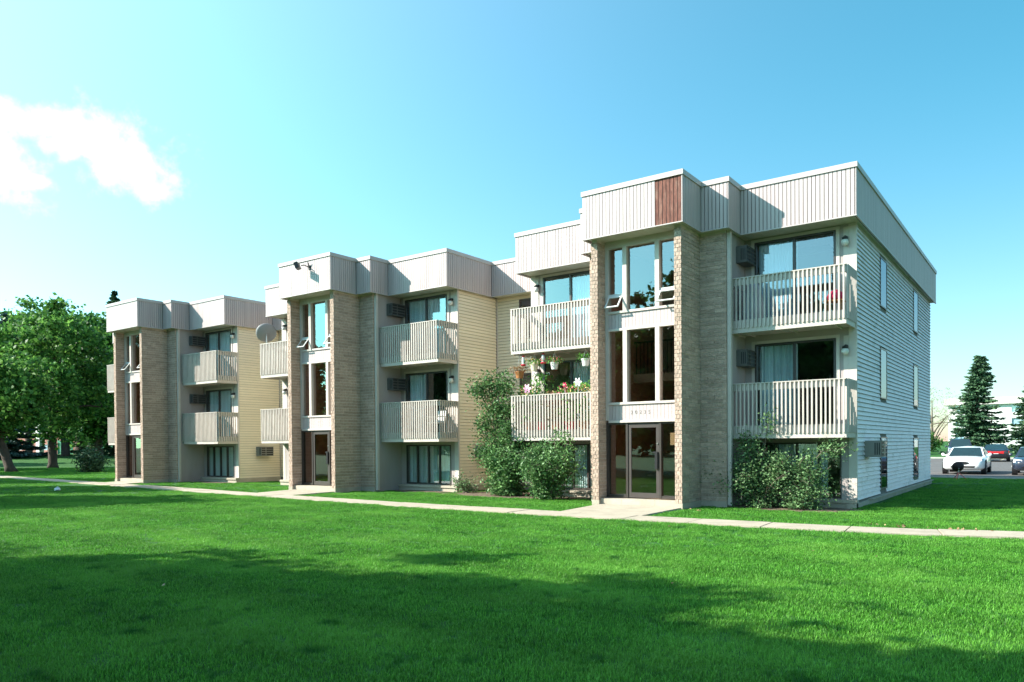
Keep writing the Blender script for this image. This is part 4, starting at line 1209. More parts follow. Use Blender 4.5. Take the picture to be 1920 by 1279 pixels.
def car(label, loc, rot, paint, kind='sedan', front_detail=True, lower=None):
    """nose points to -Y; z=0 is the ground"""
    t = thing('parked_car', label, 'car', loc, 'parked cars', rot)
    if kind == 'suv': L, W, belt, roof, hood = 4.8, 1.9, 1.12, 1.82, 1.12
    else: L, W, belt, roof, hood = 4.95, 1.86, .90, 1.35, .86
    hw = W / 2; h = L / 2
    # body loft: stations along y: (y, half width, z_low, z_mid, z_top, top half width)
    if kind == 'suv':
        stn = [(-h, hw * .80, .42, .62, .84, .74), (-h + .10, hw * .93, .34, .64, 1.00, .84), (-h + .55, hw * .99, .30, .66, hood - .02, .88), (-h + 1.3, hw, .28, .68, hood + .04, .90), (0, hw, .28, .68, belt + .04, .92),
               (h - .9, hw, .28, .68, belt + .05, .92), (h - .2, hw * .98, .34, .66, belt + .04, .90), (h, hw * .9, .45, .66, belt - .05, .84)]
        cab = [(-h + 1.25, belt), (-h + 1.95, roof - .04), (-h + 2.4, roof), (h - .5, roof - .02), (h - .05, belt + .02)]
    else:
        stn = [(-h, hw * .66, .34, .50, .62, .58), (-h + .10, hw * .84, .26, .52, .70, .72), (-h + .45, hw * .95, .22, .54, .80, .80), (-h + 1.35, hw, .22, .56, hood, .86), (-.2, hw, .22, .56, belt, .90),
               (h - 1.1, hw, .22, .56, belt + .03, .90), (h - .35, hw * .97, .26, .56, belt + .04, .86), (h - .06, hw * .9, .34, .56, belt - .02, .80), (h, hw * .82, .42, .56, belt - .10, .74)]
        cab = [(-h + 1.38, hood - .01), (-h + 2.2, roof - .05), (-h + 2.65, roof), (h - 1.75, roof - .02), (h - .72, belt + .02)]
    rings = []; mb = MB()
    for (y, w_, zl, zm, zt, tw) in stn:
        tw = tw * hw / .93
        prof = [(w_ * .86, zl), (w_, zl + .10), (w_ * 1.0, zm), (w_ * .975, lerp(zm, zt, .72)), (min(tw, w_ * .95), zt - .015), (tw * .55, zt + .02), (0, zt + .03)]
        full = [(-x, z) for x, z in prof] + [(x, z) for x, z in prof[::-1][1:]]
        k = len(mb.v); mb.v += [(x, y, z) for x, z in full]; rings.append((k, len(full)))
    for (a, n), (b, _) in zip(rings, rings[1:]):
        for j in range(n - 1): mb.f.append((a + j, b + j, b + j + 1, a + j + 1))
        mb.f.append((a + n - 1, b + n - 1, b, a))
    mb.f.append(tuple(rings[0][0] + j for j in range(rings[0][1]))); mb.f.append(tuple(rings[-1][0] + j for j in range(rings[-1][1]))[::-1])
    body = obj('body', mb, paint, t, smooth=True)
    # cabin
    cb = MB(); rw = hw * .70; bw = hw * .90
    rg = []
    for i, (y, z) in enumerate(cab):
        if i in (0, 4): ww = bw
        else: ww = rw
        k = len(cb.v)
        zb = belt - .06
        if i in (0, 4): cb.v += [(-ww, y, zb - .02), (-ww * .99, y, z), (0, y, z), (ww * .99, y, z), (ww, y, zb - .02)]
        else: cb.v += [(-bw, y, zb), (-ww, y, z - (.0 if i in (1, 3) else .03)), (0, y, z + (.0 if i in (1, 3) else .03)), (ww, y, z - (.0 if i in (1, 3) else .03)), (bw, y, zb)]
        rg.append(k)
    for a, b in zip(rg, rg[1:]):
        for j in range(4): cb.f.append((a + j, b + j, b + j + 1, a + j + 1))
    cb.f.append(tuple(rg[0] + j for j in range(5))); cb.f.append(tuple(rg[-1] + j for j in range(5))[::-1])
    obj('cabin', cb, paint if kind != 'suv' else 'carnavy', t, smooth=False)

    def off_quad(name, pts_, mat, d=.012, inset=.9):
        pts_ = [Vector(p) for p in pts_]; c = sum(pts_, Vector()) / 4
        n = (pts_[1] - pts_[0]).cross(pts_[3] - pts_[0]).normalized()
        q = [c + (p - c) * inset for p in pts_]
        m_ = MB().hexa([q[0] - n * .01, q[1] - n * .01, q[2] - n * .01, q[3] - n * .01, q[0] + n * d, q[1] + n * d, q[2] + n * d, q[3] + n * d])
        return obj(name, m_, mat, t)

    (y0, z0), (y1, z1), (y2, z2), (y3, z3), (y4, z4) = cab
    MTg = 'carglass'
    off_quad('windshield', [(-bw * .97, y0 - .02, z0), (bw * .97, y0 - .02, z0), (rw, y1, z1), (-rw, y1, z1)], MTg, .03, .9)
    off_quad('rear_window', [(bw * .97, y4 + .02, z4), (-bw * .97, y4 + .02, z4), (-rw, y3, z3), (rw, y3, z3)], MTg, .03, .88)
    for s in (-1, 1):
        ym = (y1 + y3) / 2
        for (ya, yb, yc, yd) in ((y0 + .35, ym - .05, ym - .05, y1 + .05), (ym + .05, y4 - .4, y3 - .05, ym + .05)):
            pa = [(s * bw, ya, belt), (s * bw, yb, belt), (s * (rw + .02), yc, z2 - .1), (s * (rw + .02), yd, z2 - .1)]
            if s < 0: pa = pa[::-1]
            off_quad('side_window', pa, MTg, .02, .93)
        for yw in (-h + .95, h - 1.0):
            r = .38 if kind == 'suv' else .33
            ax_ = Vector((s, 0, 0))
            wob = obj('wheel', MB().lathe((s * (hw - .21), yw, r), [(r * .6, 0), (r * .97, .01), (r, .05), (r, .17), (r * .95, .215), (r * .66, .222)], 20, ax_), 'tyre', t)
            obj('rim', MB().lathe((s * (hw - .21), yw, r), [(r * .64, .2), (r * .6, .226), (r * .2, .215), (.03, .23)], 14, ax_), 'rim', wob)
            obj('wheel_arch', MB().lathe((s * (hw - .01), yw, r), [(r * 1.2, -.2), (r * 1.2, .014)], 20, ax_), 'black', t)
        mz = belt + .06; my = y0 + .42
        obj('mirror', MB().lathe((s * (hw + .10), my, mz), [(.02, -.06), (.065, -.04), (.08, 0), (.065, .05), (.02, .06)], 10, Vector((0, 1, 0))).box(min(s * (hw - .1), s * (hw + .06)), max(s * (hw - .1), s * (hw + .06)), my - .03, my + .03, mz - .05, mz - .01), paint if kind != 'suv' else 'carnavy', t)
        # head and tail lamps as wrapped blocks
        if kind == 'suv':
            obj('headlight', MB().hexa([(s * .50, -h - .03, .78), (s * .90, -h + .16, .76), (s * .92, -h + .42, .78), (s * .5, -h + .2, .8), (s * .52, -h + .02, 1.0), (s * .88, -h + .18, 1.02), (s * .9, -h + .4, 1.0), (s * .52, -h + .2, 1.0)]), 'headlamp', t)
        else:
            obj('headlight', MB().hexa([(s * .50, -h + .0, .58), (s * .80, -h + .13, .60), (s * .885, -h + .40, .62), (s * .5, -h + .2, .6), (s * .52, -h + .10, .73), (s * .78, -h + .24, .765), (s * .84, -h + .45, .78), (s * .54, -h + .3, .74)]), 'headlamp', t)
        obj('tail_light', MB().hexa([(s * .36, h + .03, belt - .27), (s * .83, h - .06, belt - .27), (s * .90, h - .35, belt - .25), (s * .36, h - .2, belt - .27), (s * .36, h + .03, belt - .07), (s * .84, h - .06, belt - .06), (s * .90, h - .32, belt - .06), (s * .36, h - .2, belt - .06)]), 'tail', t)
    if kind == 'suv':
        g = MB()
        for i in range(3): g.box(-.42 + i * .31, -.2 + i * .31, -h - .05, -h + .1, .74, .98)
        obj('grille', g, 'black', t)
        obj('grille_bar', MB().box(-.16, -.11, -h - .07, -h + .05, .74, .99), 'rim', t); obj('grille_bar', MB().box(.11, .16, -h - .07, -h + .05, .74, .99), 'rim', t)
        obj('bumper', MB().hexa([(-.80, -h - .08, .40), (.80, -h - .08, .40), (.9, -h + .3, .4), (-.9, -h + .3, .4), (-.82, -h - .06, .68), (.82, -h - .06, .68), (.94, -h + .3, .68), (-.94, -h + .3, .68)]), 'carsilver', t)
        obj('air_intake', MB().box(-.4, .4, -h - .09, -h, .46, .57), 'black', t)
        for s in (-1, 1): obj('roof_rail', MB().box(s * .62 - .02, s * .62 + .02, y2, y3, roof + .03, roof + .08), 'black', t)
    else:
        gm_ = MB().lathe((0, -h + .06, .56), [(.30, 0), (.31, .05), (.24, .08)], 20, Vector((0, -1, 0)))
        gm_.v = [(x, y, .56 + (z - .56) * .28) for x, y, z in gm_.v]
        obj('grille', gm_, 'black', t)
        obj('air_intake', MB().hexa([(-.5, -h - .0, .33), (.5, -h - .0, .33), (.5, -h + .2, .33), (-.5, -h + .2, .33), (-.52, -h - .012, .42), (.52, -h - .012, .42), (.5, -h + .2, .42), (-.5, -h + .2, .42)]), 'black', t)
    obj('licence_plate', MB().box(-.16, .16, h - .02, h + .015, .62 if kind != 'suv' else .75, .77 if kind != 'suv' else .9), 'plate', t)
    if kind == 'coupe':
        obj('light_bar', MB().hexa([(-.355, h + .025, belt - .24), (.355, h + .025, belt - .24), (.355, h - .2, belt - .22), (-.355, h - .2, belt - .22), (-.355, h + .025, belt - .10), (.355, h + .025, belt - .10), (.37, h - .2, belt - .12), (-.37, h - .2, belt - .12)]), 'tail', t)
    return t


MT['carglass'] = surf('dark_car_glass', (0.015, 0.035, 0.04), rough=0.08, var=0.1, spec=0.45)
car('white sedan parked nose-in facing the lawn beside the end wall', (.12, 25.7, .015), 0.0, 'carwhite')
car('dark navy sedan parked nose-in next to the white sedan', (3.05, 25.4, .015), 0.0, 'carnavy')
car('black and silver utility vehicle parked across the car park by the spruce', (-2.9, 55.0, .015), .12, 'carnavy', 'suv')
car('black coupe with red light bar parked tail out across the car park', (-.15, 52.0, .015), math.pi + .06, 'carblack', 'coupe')
car('white car half hidden behind the dark navy sedan', (4.6, 36.0, .015), 0.0, 'carwhite')
car('pale blue car on the street beyond the mound', (-122.5, 45.5, .03), 1.6, 'carblue')
car('white car on the street in front of the pale blue car', (-119, 43.0, .03), 1.6, 'carwhite')

# ------------------------------------------------------------------ things fixed to or standing on the building
def wall_lamp(label, x, z):
    t = thing('wall_lamp', label, 'lamp', (x, DW - .017, z), 'globe lamps on the balcony walls')
    obj('bracket', MB().lathe((0, 0, 0.06), [(.055, 0), (.05, .03)], 12, Vector((0, -1, 0))).tube([(0, -.02, .06), (0, -.09, .09), (0, -.1, .05)], .018, 6), 'black', t)
    obj('holder', MB().lathe((0, -.1, .02), [(.03, .06), (.075, .03), (.07, -.02)], 14), 'black', t)
    obj('globe', MB().lathe((0, -.1, -.07), [(.02, -.085), (.06, -.07), (.085, -.025), (.09, .02), (.075, .06), (.06, .072)], 16), 'globe', t, smooth=True)


blk = ['white sided block', 'middle block', 'far block']
for m, ox in enumerate(OX):
    for f, z in (('top floor', 6.72), ('middle floor', 4.0)):
        wall_lamp(f'globe lamp beside the {f} patio door right of the brick tower, {blk[m]}', ox - .39, z)
        if m < 2: wall_lamp(f'globe lamp on the {f} wall left of the brick tower, {blk[m]}', ox - 9.70, z)


def wall_ac(label, x, y, z, axis, mat_='ac'):
    """window air conditioner through a wall that faces +X"""
    t = thing('air_conditioner', label, 'air conditioner', (x, y, z), 'through-wall air conditioners')
    w, h, d = .66, .43, .40
    obj('casing', MB().box(-.12, d - .02, -w / 2, w / 2, 0, h), mat_, t)
    obj('back_panel', MB().box(d - .019, d - .012, -w / 2 + .02, w / 2 - .02, .02, h - .02), 'black', t)
    for i in range(5): obj('louvre', MB().box(d - .011, d + .004, -w / 2, w / 2, .0 + i * (h - .03) / 4, .03 + i * (h - .03) / 4), mat_, t)
    obj('divider', MB().box(d - .0115, d + .006, -.10, -.07, .031, h - .031), mat_, t)
    for i in range(3): obj('side_vent', MB().box(d - .17 + i * .05, d - .145 + i * .05, -w / 2 - .003, -w / 2 + .002, .06, h - .06), 'black', t)


wall_ac('grey air conditioner through the white siding wall beside a tall window', SIDE - .0, 2.05, 1.27, 'x')
wall_ac('grey air conditioner low on the cream siding wall of the far block', OX[2] + SIDE, 2.0, 1.2, 'x')
wall_ac('grey air conditioner low on the cream siding wall behind the tall dark shrub', OX[1] + SIDE, 2.0, 1.2, 'x')
for m, ox in enumerate(OX):
    for f, z in (('top floor', 6.4), ('middle floor', 3.68)):
        wall_ac(f'air conditioner high in the shaded {f} balcony recess of the {blk[m]}', ox - 3.05, .38, z, 'x', 'ac_shade')

# satellite dish on the far balcony of the middle block
def dish(name, label, loc, facing, r, stand, mat, back=None):
    t = thing(name, label, 'satellite dish', loc)
    ax = Vector(facing).normalized()
    c = Vector((0, 0, stand))
    d = obj('reflector', MB().lathe(c, [(r * .02, -.02), (r * .5, .02), (r * .85, .08), (r, .13), (r, .14), (r * .84, .092), (r * .5, .032), (r * .02, -.008)], 24, ax, cap=False), mat, t, smooth=True)
    obj('mast', MB().tube([(0, 0, 0), (0, 0, stand * .8), tuple(c - ax * .06)], .022, 8), 'steel', t)
    a = c + ax * .45 - Vector((0, 0, r * .55))
    obj('feed_arm', MB().tube([c - Vector((0, 0, r * .9)) + ax * .08, a], .012, 6), 'steel', t)
    obj('feed_horn', MB().lathe(a, [(.025, -.05), (.035, .03)], 8, -ax), 'black', t)
    return t


MT['dishgrey'] = surf('dish_grey', (0.27, 0.26, 0.26), rough=0.5, var=0.06)
MT['dishdark'] = surf('dish_dark', (0.035, 0.018, 0.02), rough=0.5, var=0.1)
dish('satellite_dish', 'grey satellite dish clamped to a balcony rail in front of the cream siding', (OX[1] - 9.75, -.2, 5.93), (-.75, .42, .5), .42, .40, 'dishgrey')
dd = dish('satellite_dish', 'dark satellite dish on a low tripod at the lawn edge before the white sedan', (.42, 18.2, 0), (-.3, .9, .35), .24, .5, 'dishdark')
for a in (0.3, 2.4, 4.5): obj('tripod_leg', MB().tube([(0, 0, .3), (.3 * math.cos(a), .3 * math.sin(a), 0)], .014, 5), 'red', dd)
# flood light on the fascia of the middle block
fl = thing('flood_light', 'black flood light on an arm fixed to the roof fascia', 'flood light', (-4.62 + OX[1], -2.07, 8.0))
obj('bracket', MB().box(-.05, .05, -.03, -.001, -.07, .07).tube([(0, -.02, 0), (-.02, -.22, .05), (-.10, -.30, .03)], .018, 6), 'black', fl)
axl = Vector((-.75, -.55, -.35)).normalized(); bx = axl.cross(Vector((0, 0, 1))).normalized(); bz = bx.cross(axl)
obj('housing', MB().obox(Vector((-.2, -.38, .02)), bx, axl, bz, .15, .07, .11), 'black', fl)
obj('lens', MB().obox(Vector((-.2, -.38, .02)) + axl * .073, bx, axl, bz, .13, .004, .09), 'headlamp', fl)
obj('sensor', MB().tube([(0, -.04, .05), (.02, -.1, .2)], [.03, .008], 6), 'black', fl)

# ------------------------------------------------------------------ planted balcony (left of the nearest tower, middle floor)
def tuft(n, r, h, seed, size, z0=0.0):
    rng = np.random.default_rng(seed)
    P = rng.normal(size=(n, 3)) * np.array([r, r, 0]) * .5; P[:, 2] = z0 + rng.uniform(0, 1, n) ** .8 * h
    return leaves(P, size, rng, outdir=np.tile(np.array([0, 0, .7]), (n, 1)), aspect=.45)


def basket(label, x, y, ztop, zpot, pot, leafm, flm, seed, r=.13):
    t = thing('hanging_basket', label, 'hanging basket', (x, y, zpot), 'baskets hanging under the balcony')
    obj('pot', MB().lathe((0, 0, 0), [(r * .68, 0), (r, .19), (r * 1.06, .19), (r * 1.06, .215), (r * .92, .215), (r * .9, .17), (.01, .17)], 14), pot, t)
    h = ztop - zpot
    hg = MB()
    for a in (0.4, 2.5, 4.6): hg.tube([(r * math.cos(a), r * math.sin(a), .2), (0, 0, h - .06)], .005, 4)
    hg.tube([(0, 0, h - .06), (0, 0, h)], .006, 4)
    obj('hanger', hg, 'white', t)
    V, F = tuft(150, .28, .2, seed, .07, .16); link('foliage', np_mesh('foliage', V, F), leafm, t)
    if flm:
        V, F = tuft(70, .3, .2, seed + 1, .06, .18); link('flowers', np_mesh('flowers', V, F), flm, t)


zu = 4.535
basket('white hanging basket with trailing red flowers beside the red feeder', -8.55, -.1, zu, 3.95, 'white', 'herb', 'flowermix', 201)
basket('white hanging basket with green leaves beside the brick tower', -7.45, -.1, zu, 3.98, 'white', 'herb', None, 203)
basket('cream hanging basket with yellow green leaves near the outer corner', -9.3, -.1, zu, 3.95, 'siding_cream', 'herb', 'floweryel', 205)
basket('hanging basket of dry orange brown leaves at the outer corner', -9.85, -.12, zu, 3.75, 'stoolwood', 'dry', 'dry', 207, .15)


def feeder(label, x, y, z):
    t = thing('bird_feeder', label, 'bird feeder', (x, y, z), 'red bird feeders')
    obj('tank', MB().lathe((0, 0, 0.06), [(.045, 0), (.05, .1), (.045, .2), (.02, .23)], 12), 'headlamp', t)
    obj('base', MB().lathe((0, 0, 0), [(.05, 0), (.085, .025), (.085, .045), (.05, .065)], 12), 'red', t)
    obj('cap', MB().lathe((0, 0, .29), [(.05, 0), (.045, .035), (.01, .05)], 12), 'red', t)
    obj('hook', MB().tube([(0, 0, .33), (0, 0, zu - z)], .005, 4), 'steel', t)


feeder('clear and red bird feeder hanging in front of the lit wall', -8.95, -.12, 4.14)
feeder('clear and red bird feeder hanging at the outer balcony corner', -9.68, -.15, 4.12)
for i, (x, y, h, lm, fm, lab) in enumerate(((-9.6, .05, 1.5, 'herb', 'floweryel', 'bushy potted plant at the outer end of the flowered balcony'), (-9.15, .1, 1.85, 'herb', None, 'tall feathery potted plant standing above the balcony rail'),
                                            (-8.6, .05, 1.25, 'dry', 'flowermix', 'potted red leaved plant behind the rail'), (-8.1, .05, 1.45, 'herb', 'flowermix', 'potted red geranium in the middle of the flowered balcony'),
                                            (-7.6, .05, 1.5, 'herb', 'floweryel', 'potted orange flowers beside the brick tower'))):
    t = thing('potted_plant', lab, 'potted plant', (x, y, 2.016), 'plants on the flowered balcony')
    obj('pot', MB().lathe((0, 0, 0), [(.11, 0), (.16, .3), (.17, .3), (.17, .34), (.14, .34), (.13, .29), (.01, .29)], 14), 'red' if i % 2 else 'stoolwood', t)
    obj('stems', MB().tube([(0, 0, .28), (.03, -.02, h * .6), (-.02, 0, h * .9)], [.015, .01, .004], 5).tube([(0, 0, .28), (-.1, .02, h * .5), (-.16, 0, h * .75)], [.012, .008, .003], 5), 'bark', t)
    V, F = tuft(420, .36, h - .3, 300 + i, .10, .32); link('foliage', np_mesh('foliage', V, F), lm, t)
    if fm: V, F = tuft(90, .36, .35, 320 + i, .08, h - .4); link('flowers', np_mesh('flowers', V, F), fm, t)


def pinwheel(label, x, y, z0, z1, mat, r, n=6):
    t = thing('pinwheel', label, 'pinwheel', (x, y, z0), 'toy pinwheels on the balcony rail')
    obj('stick', MB().tube([(0, 0, 0), (0, 0, z1 - z0)], .008, 5), 'white', t)
    for k in range(n):
        a = 2 * math.pi * k / n; c = Vector((r * .58 * math.cos(a), -.03, z1 - z0 + r * .58 * math.sin(a)))
        d = Vector((math.cos(a), 0, math.sin(a))); q = Vector((-math.sin(a), .3, math.cos(a))).normalized()
        m_ = MB(); k0 = 10; nrm = d.cross(q).normalized()
        ring = [c + d * (r * .45 * math.cos(2 * math.pi * j / k0)) + q * (r * .27 * math.sin(2 * math.pi * j / k0)) for j in range(k0)]
        m_.v = [tuple(p + nrm * .004) for p in ring] + [tuple(p - nrm * .004) for p in ring]
        m_.f = [tuple(range(k0)), tuple(range(2 * k0 - 1, k0 - 1, -1))] + [(j, j + k0, (j + 1) % k0 + k0, (j + 1) % k0) for j in range(k0)]
        obj('petal', m_, mat, t)
    obj('centre', MB().lathe((0, -.03, z1 - z0), [(.02, 0), (.02, .03)], 10, Vector((0, -1, 0))), 'siding_cream', t)


pinwheel('white flower shaped pinwheel above the rail beside the brick tower', -7.62, -.255, 3.19, 3.50, 'white', .14)
pinwheel('pink flower shaped pinwheel above the rail at the outer end', -9.45, -.255, 3.19, 3.40, 'pink', .15)
pinwheel('small magenta and red pinwheel in the middle of the rail', -8.08, -.255, 3.19, 3.44, 'redfab', .08)

# end block top balcony: wooden stool with a crimson cushion, grey covered thing in the corner
t = thing('stool', 'small slatted wooden stool on the top end balcony', 'stool', (-.52, .12, 4.741))
for i in range(4): obj('slat', MB().box(-.22, .22, -.19 + i * .1, -.11 + i * .1, .36, .39), 'stoolwood', t)
for sx in (-1, 1):
    for sy in (-1, 1): obj('leg', MB().box(sx * .17 - .02, sx * .17 + .02, sy * .14 - .02, sy * .14 + .02, 0, .359), 'stoolwood', t)
tag(obj('cushion', MB().lathe((-.5, .12, 5.132), [(.10, 0), (.19, .03), (.2, .1), (.15, .2), (.06, .26), (.01, .27)], 14), 'redfab', smooth=True), 'crumpled crimson cushion lying on the wooden stool', 'cushion')
rr = random.Random(5); mbt = MB(); rings = []
for i, (r, z) in enumerate(((.30, 0), (.27, .35), (.22, .75), (.13, 1.1), (.03, 1.28))):
    k = len(mbt.v); rings.append(k)
    for j in range(18):
        a = 2 * math.pi * j / 18; q = r * (1 + .18 * math.sin(5 * a + i) * (1 - i / 5))
        mbt.v.append((q * math.cos(a), q * math.sin(a) * .8, z))
for a, b in zip(rings, rings[1:]):
    for j in range(18): mbt.f.append((a + j, a + (j + 1) % 18, b + (j + 1) % 18, b + j))
mbt.f.append(tuple(rings[-1] + j for j in range(18))); mbt.f.append(tuple(rings[0] + j for j in range(18))[::-1])
o = tag(obj('covered_parasol', mbt, 'tarp', smooth=True), 'grey cloth covered bundle in the inner corner of the top end balcony', 'covered bundle'); o.location = (-2.55, .2, 4.741)
# white plastic chair on the middle block's lower balcony
t = thing('plastic_chair', 'white plastic chair on the middle floor balcony of the middle block', 'chair', (OX[1] - .75, .25, 2.016))
obj('seat', MB().box(-.23, .23, -.22, .22, .40, .44), 'white', t); obj('backrest', MB().hexa([(-.22, .2, .45), (.22, .2, .45), (.22, .24, .45), (-.22, .24, .45), (-.2, .3, .85), (.2, .3, .85), (.2, .34, .85), (-.2, .34, .85)]), 'white', t)
for sx in (-1, 1):
    obj('armrest', MB().box(sx * .25 - .02, sx * .25 + .02, -.2, .24, .62, .65), 'white', t)
    for sy in (-1, 1): obj('leg', MB().box(sx * .21 - .02, sx * .21 + .02, sy * .19 - .02, sy * .19 + .02, 0, .399 if sy > 0 else .399), 'white', t)

# crumpled bag on the lawn, a few leaves along the walk
mbb = MB().lathe((0, 0, 0), [(.16, 0), (.22, .06), (.17, .15), (.07, .21), (.03, .27)], 11)
rr = random.Random(8); mbb.v = [(x + rr.uniform(-.035, .035), y * .7 + rr.uniform(-.035, .035), max(0.01, z + rr.uniform(-.02, .02))) for x, y, z in mbb.v]
MT['bag'] = surf('thin_bag', (0.55, 0.62, 0.68), rough=0.4, var=0.1)
o = tag(obj('plastic_bag', mbb, 'bag'), 'crumpled pale plastic bag lying on the lawn', 'bag'); o.location = (-26.9, -6.6, .02); o.scale = (.65, .65, .6)
lv = []
rng = np.random.default_rng(77)
P = np.concatenate([np.stack([rng.uniform(.6, 3.0, 26), -3.35 + rng.normal(size=26) * .12, np.full(26, .05)], 1), np.stack([rng.uniform(-12, 3, 9), rng.uniform(-16, -5, 9), np.full(9, .04)], 1), np.stack([rng.uniform(-3.6, -3.0, 10), rng.uniform(-2.6, -1.9, 10), np.full(10, .05)], 1)])
V, F = leaves(P, .06, rng, flat=.9, aspect=.7)
link('fallen_leaves', np_mesh('fallen_leaves', V, F), 'dry', None, kind='stuff')

# ------------------------------------------------------------------ grass: blades in small clumps, scattered over the lawn
def clump_mesh(seed, n, rad, hmin, hmax, w):
    rng = np.random.default_rng(seed)
    a = rng.uniform(0, 2 * np.pi, n); r = rad * np.sqrt(rng.uniform(0, 1, n)); x, y = r * np.cos(a), r * np.sin(a)
    h = rng.uniform(hmin, hmax, n); b = rng.uniform(0, 2 * np.pi, n); ln = h * rng.uniform(.15, .9, n)
    dx, dy = np.cos(b), np.sin(b); wx, wy = -dy * w * rng.uniform(.6, 1.2, n), dx * w * rng.uniform(.6, 1.2, n)
    z0 = np.full(n, -.005)
    p0 = np.stack([x - wx, y - wy, z0], 1); p1 = np.stack([x + wx, y + wy, z0], 1)
    p2 = np.stack([x + wx * .8 + dx * ln * .4, y + wy * .8 + dy * ln * .4, h * .65], 1); p3 = np.stack([x - wx * .8 + dx * ln * .4, y - wy * .8 + dy * ln * .4, h * .65], 1)
    p4 = np.stack([x + dx * ln, y + dy * ln, h], 1)
    V = np.concatenate([p0, p1, p2, p3, p4]); i = np.arange(n)
    me = bpy.data.meshes.new('grass_clump')
    faces = [(int(k), int(k + n), int(k + 2 * n), int(k + 3 * n)) for k in i] + [(int(k + 3 * n), int(k + 2 * n), int(k + 4 * n)) for k in i]
    me.from_pydata(V.tolist(), [], faces); me.materials.append(MT['grass'])
    return me


def grassmat():
    m, nt, N, L = new_mat('grass_blade')
    out = N.new('ShaderNodeOutputMaterial'); p = N.new('ShaderNodeBsdfPrincipled'); tr_ = N.new('ShaderNodeBsdfTranslucent'); mx = N.new('ShaderNodeMixShader')
    mx.inputs[0].default_value = .35; p.inputs['Roughness'].default_value = .45; p.inputs['Specular IOR Level'].default_value = .22
    L.new(p.outputs[0], mx.inputs[1]); L.new(tr_.outputs[0], mx.inputs[2]); L.new(mx.outputs[0], out.inputs[0])
    geo = N.new('ShaderNodeNewGeometry')

    def noise(sc, lo, hi, det=4):
        n = N.new('ShaderNodeTexNoise'); n.inputs['Scale'].default_value = sc; n.inputs['Detail'].default_value = det; L.new(geo.outputs['Position'], n.inputs['Vector'])
        r = N.new('ShaderNodeMapRange'); L.new(n.outputs[0], r.inputs[0]); r.inputs[1].default_value = lo; r.inputs[2].default_value = hi; return r.outputs[0]

    def mix(f, a, b):
        x = N.new('ShaderNodeMix'); x.data_type = 'RGBA'; L.new(f, x.inputs[0])
        for i, c in ((6, a), (7, b)):
            if isinstance(c, tuple): x.inputs[i].default_value = (*c, 1)
            else: L.new(c, x.inputs[i])
        return x.outputs[2]
    base = mix(geo.outputs['Random Per Island'], (0.012, 0.075, 0.004), (0.165, 0.47, 0.055))
    base = mix(noise(.55, .46, .70), base, (0.15, 0.37, 0.05))      # yellower worn patches
    base = mix(noise(2.6, .58, .70), base, (0.02, 0.12, 0.012))      # darker clover patches
    wv = N.new('ShaderNodeTexWave'); wv.inputs['Scale'].default_value = .22; wv.inputs['Distortion'].default_value = 1.6; wv.bands_direction = 'Y'
    L.new(geo.outputs['Position'], wv.inputs['Vector'])
    r = N.new('ShaderNodeMapRange'); L.new(wv.outputs[1], r.inputs[0]); r.inputs[3].default_value = .91; r.inputs[4].default_value = 1.09
    sc = N.new('ShaderNodeVectorMath'); sc.operation = 'SCALE'; L.new(base, sc.inputs[0]); L.new(r.outputs[0], sc.inputs['Scale'])
    L.new(sc.outputs[0], p.inputs['Base Color']); L.new(sc.outputs[0], tr_.inputs[0])
    return m


MT['grass'] = grassmat()
GC = bpy.data.collections.new('grass_sources')
for k in range(6):
    GC.objects.link(bpy.data.objects.new('grass_clump', clump_mesh(500 + k, 260, .17, .014, .045, .0026)))


def blocked(x, y, mrg):
    if abs(y - walk_y(x)) < WALKW / 2 + mrg and -52 < x < 14: return True
    if y > 19.3 - mrg: return True
    for ox in OX:
        u = x - ox
        if -10.1 - mrg < u < .05 + mrg and y > -.1 - mrg * .3 and y < 14.3 + mrg and not (u > -.1): return True
        if -7.0 - mrg < u < -2.9 + mrg and y > -.62 - mrg and y < 1: return True
        if -6.28 - mrg < u < -3.66 + mrg and y > -1.83 - mrg and y < 1: return True
        if -6.1 - mrg < u < -3.72 + mrg and y > -4.5 and y < -1.5: return True
        if -13.2 < u < 0 and y > .6 and y < 14.3 and ox < 0 and u > -10: return True
    if -36.2 < x < .06 and 2.2 < y < 14.4: return True
    for (cx, cy, rx, ry) in ((-1.55, -.05, 1.6, .85), (-10.2, .4, 2.6, 1.3)):
        if ((x - cx) / rx) ** 2 + ((y - cy) / ry) ** 2 < 1: return True
    return False


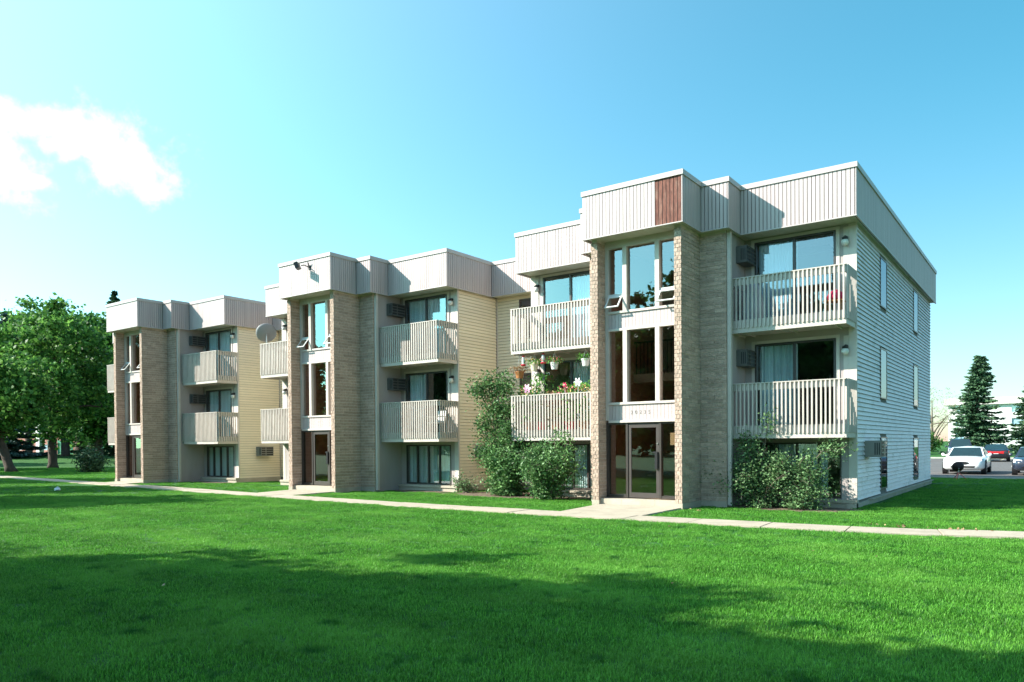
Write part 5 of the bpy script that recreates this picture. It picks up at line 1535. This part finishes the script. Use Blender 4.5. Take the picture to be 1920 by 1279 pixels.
pts = []
rg = random.Random(99)
cxm, cym = 3.92, -19.42
def scatter(x0, x1, y0, y1, step, dmin, dmax):
    nxs, nys = int((x1 - x0) / step), int((y1 - y0) / step)
    for i in range(nxs):
        for j in range(nys):
            x = x0 + (i + rg.random()) * step; y = y0 + (j + rg.random()) * step
            dx, dy = x - cxm, y - cym; dep = dx * fwd.x + dy * fwd.y; lat = dx * rgt.x + dy * rgt.y
            if dep < dmin or dep >= dmax or abs(lat) > dep * .72 + 1.5: continue
            if blocked(x, y, .05): continue
            pts.append((x, y, ground_h(x, y)))


scatter(-18, 12, -20, 3, .17, 3.2, 12)
scatter(-40, 14, -22, 20, .23, 12, 26)
scatter(-66, 14, -22, 20, .36, 26, 60)
gm = bpy.data.meshes.new('grass'); gm.from_pydata(pts, [], [])
gobj = bpy.data.objects.new('grass', gm); COL.objects.link(gobj); gobj['kind'] = 'stuff'
ng = bpy.data.node_groups.new('grass_scatter', 'GeometryNodeTree')
ng.interface.new_socket('Geometry', in_out='INPUT', socket_type='NodeSocketGeometry'); ng.interface.new_socket('Geometry', in_out='OUTPUT', socket_type='NodeSocketGeometry')
gi, go = ng.nodes.new('NodeGroupInput'), ng.nodes.new('NodeGroupOutput')
ci = ng.nodes.new('GeometryNodeCollectionInfo'); ci.inputs['Collection'].default_value = GC; ci.inputs['Separate Children'].default_value = True; ci.inputs['Reset Children'].default_value = True
iop = ng.nodes.new('GeometryNodeInstanceOnPoints'); iop.inputs['Pick Instance'].default_value = True
rv = ng.nodes.new('FunctionNodeRandomValue'); rv.data_type = 'FLOAT_VECTOR'; rv.inputs[0].default_value = (0, 0, 0); rv.inputs[1].default_value = (0.0, 0.0, 6.283)
rs = ng.nodes.new('FunctionNodeRandomValue'); rs.data_type = 'FLOAT'; rs.inputs[2].default_value = .75; rs.inputs[3].default_value = 1.25; rs.inputs['Seed'].default_value = 4
L_ = ng.links
L_.new(gi.outputs[0], iop.inputs['Points']); L_.new(ci.outputs[0], iop.inputs['Instance']); L_.new(rv.outputs[0], iop.inputs['Rotation']); L_.new(rs.outputs[1], iop.inputs['Scale']); L_.new(iop.outputs[0], go.inputs[0])
md = gobj.modifiers.new('scatter', 'NODES'); md.node_group = ng
print('grass clumps', len(pts))
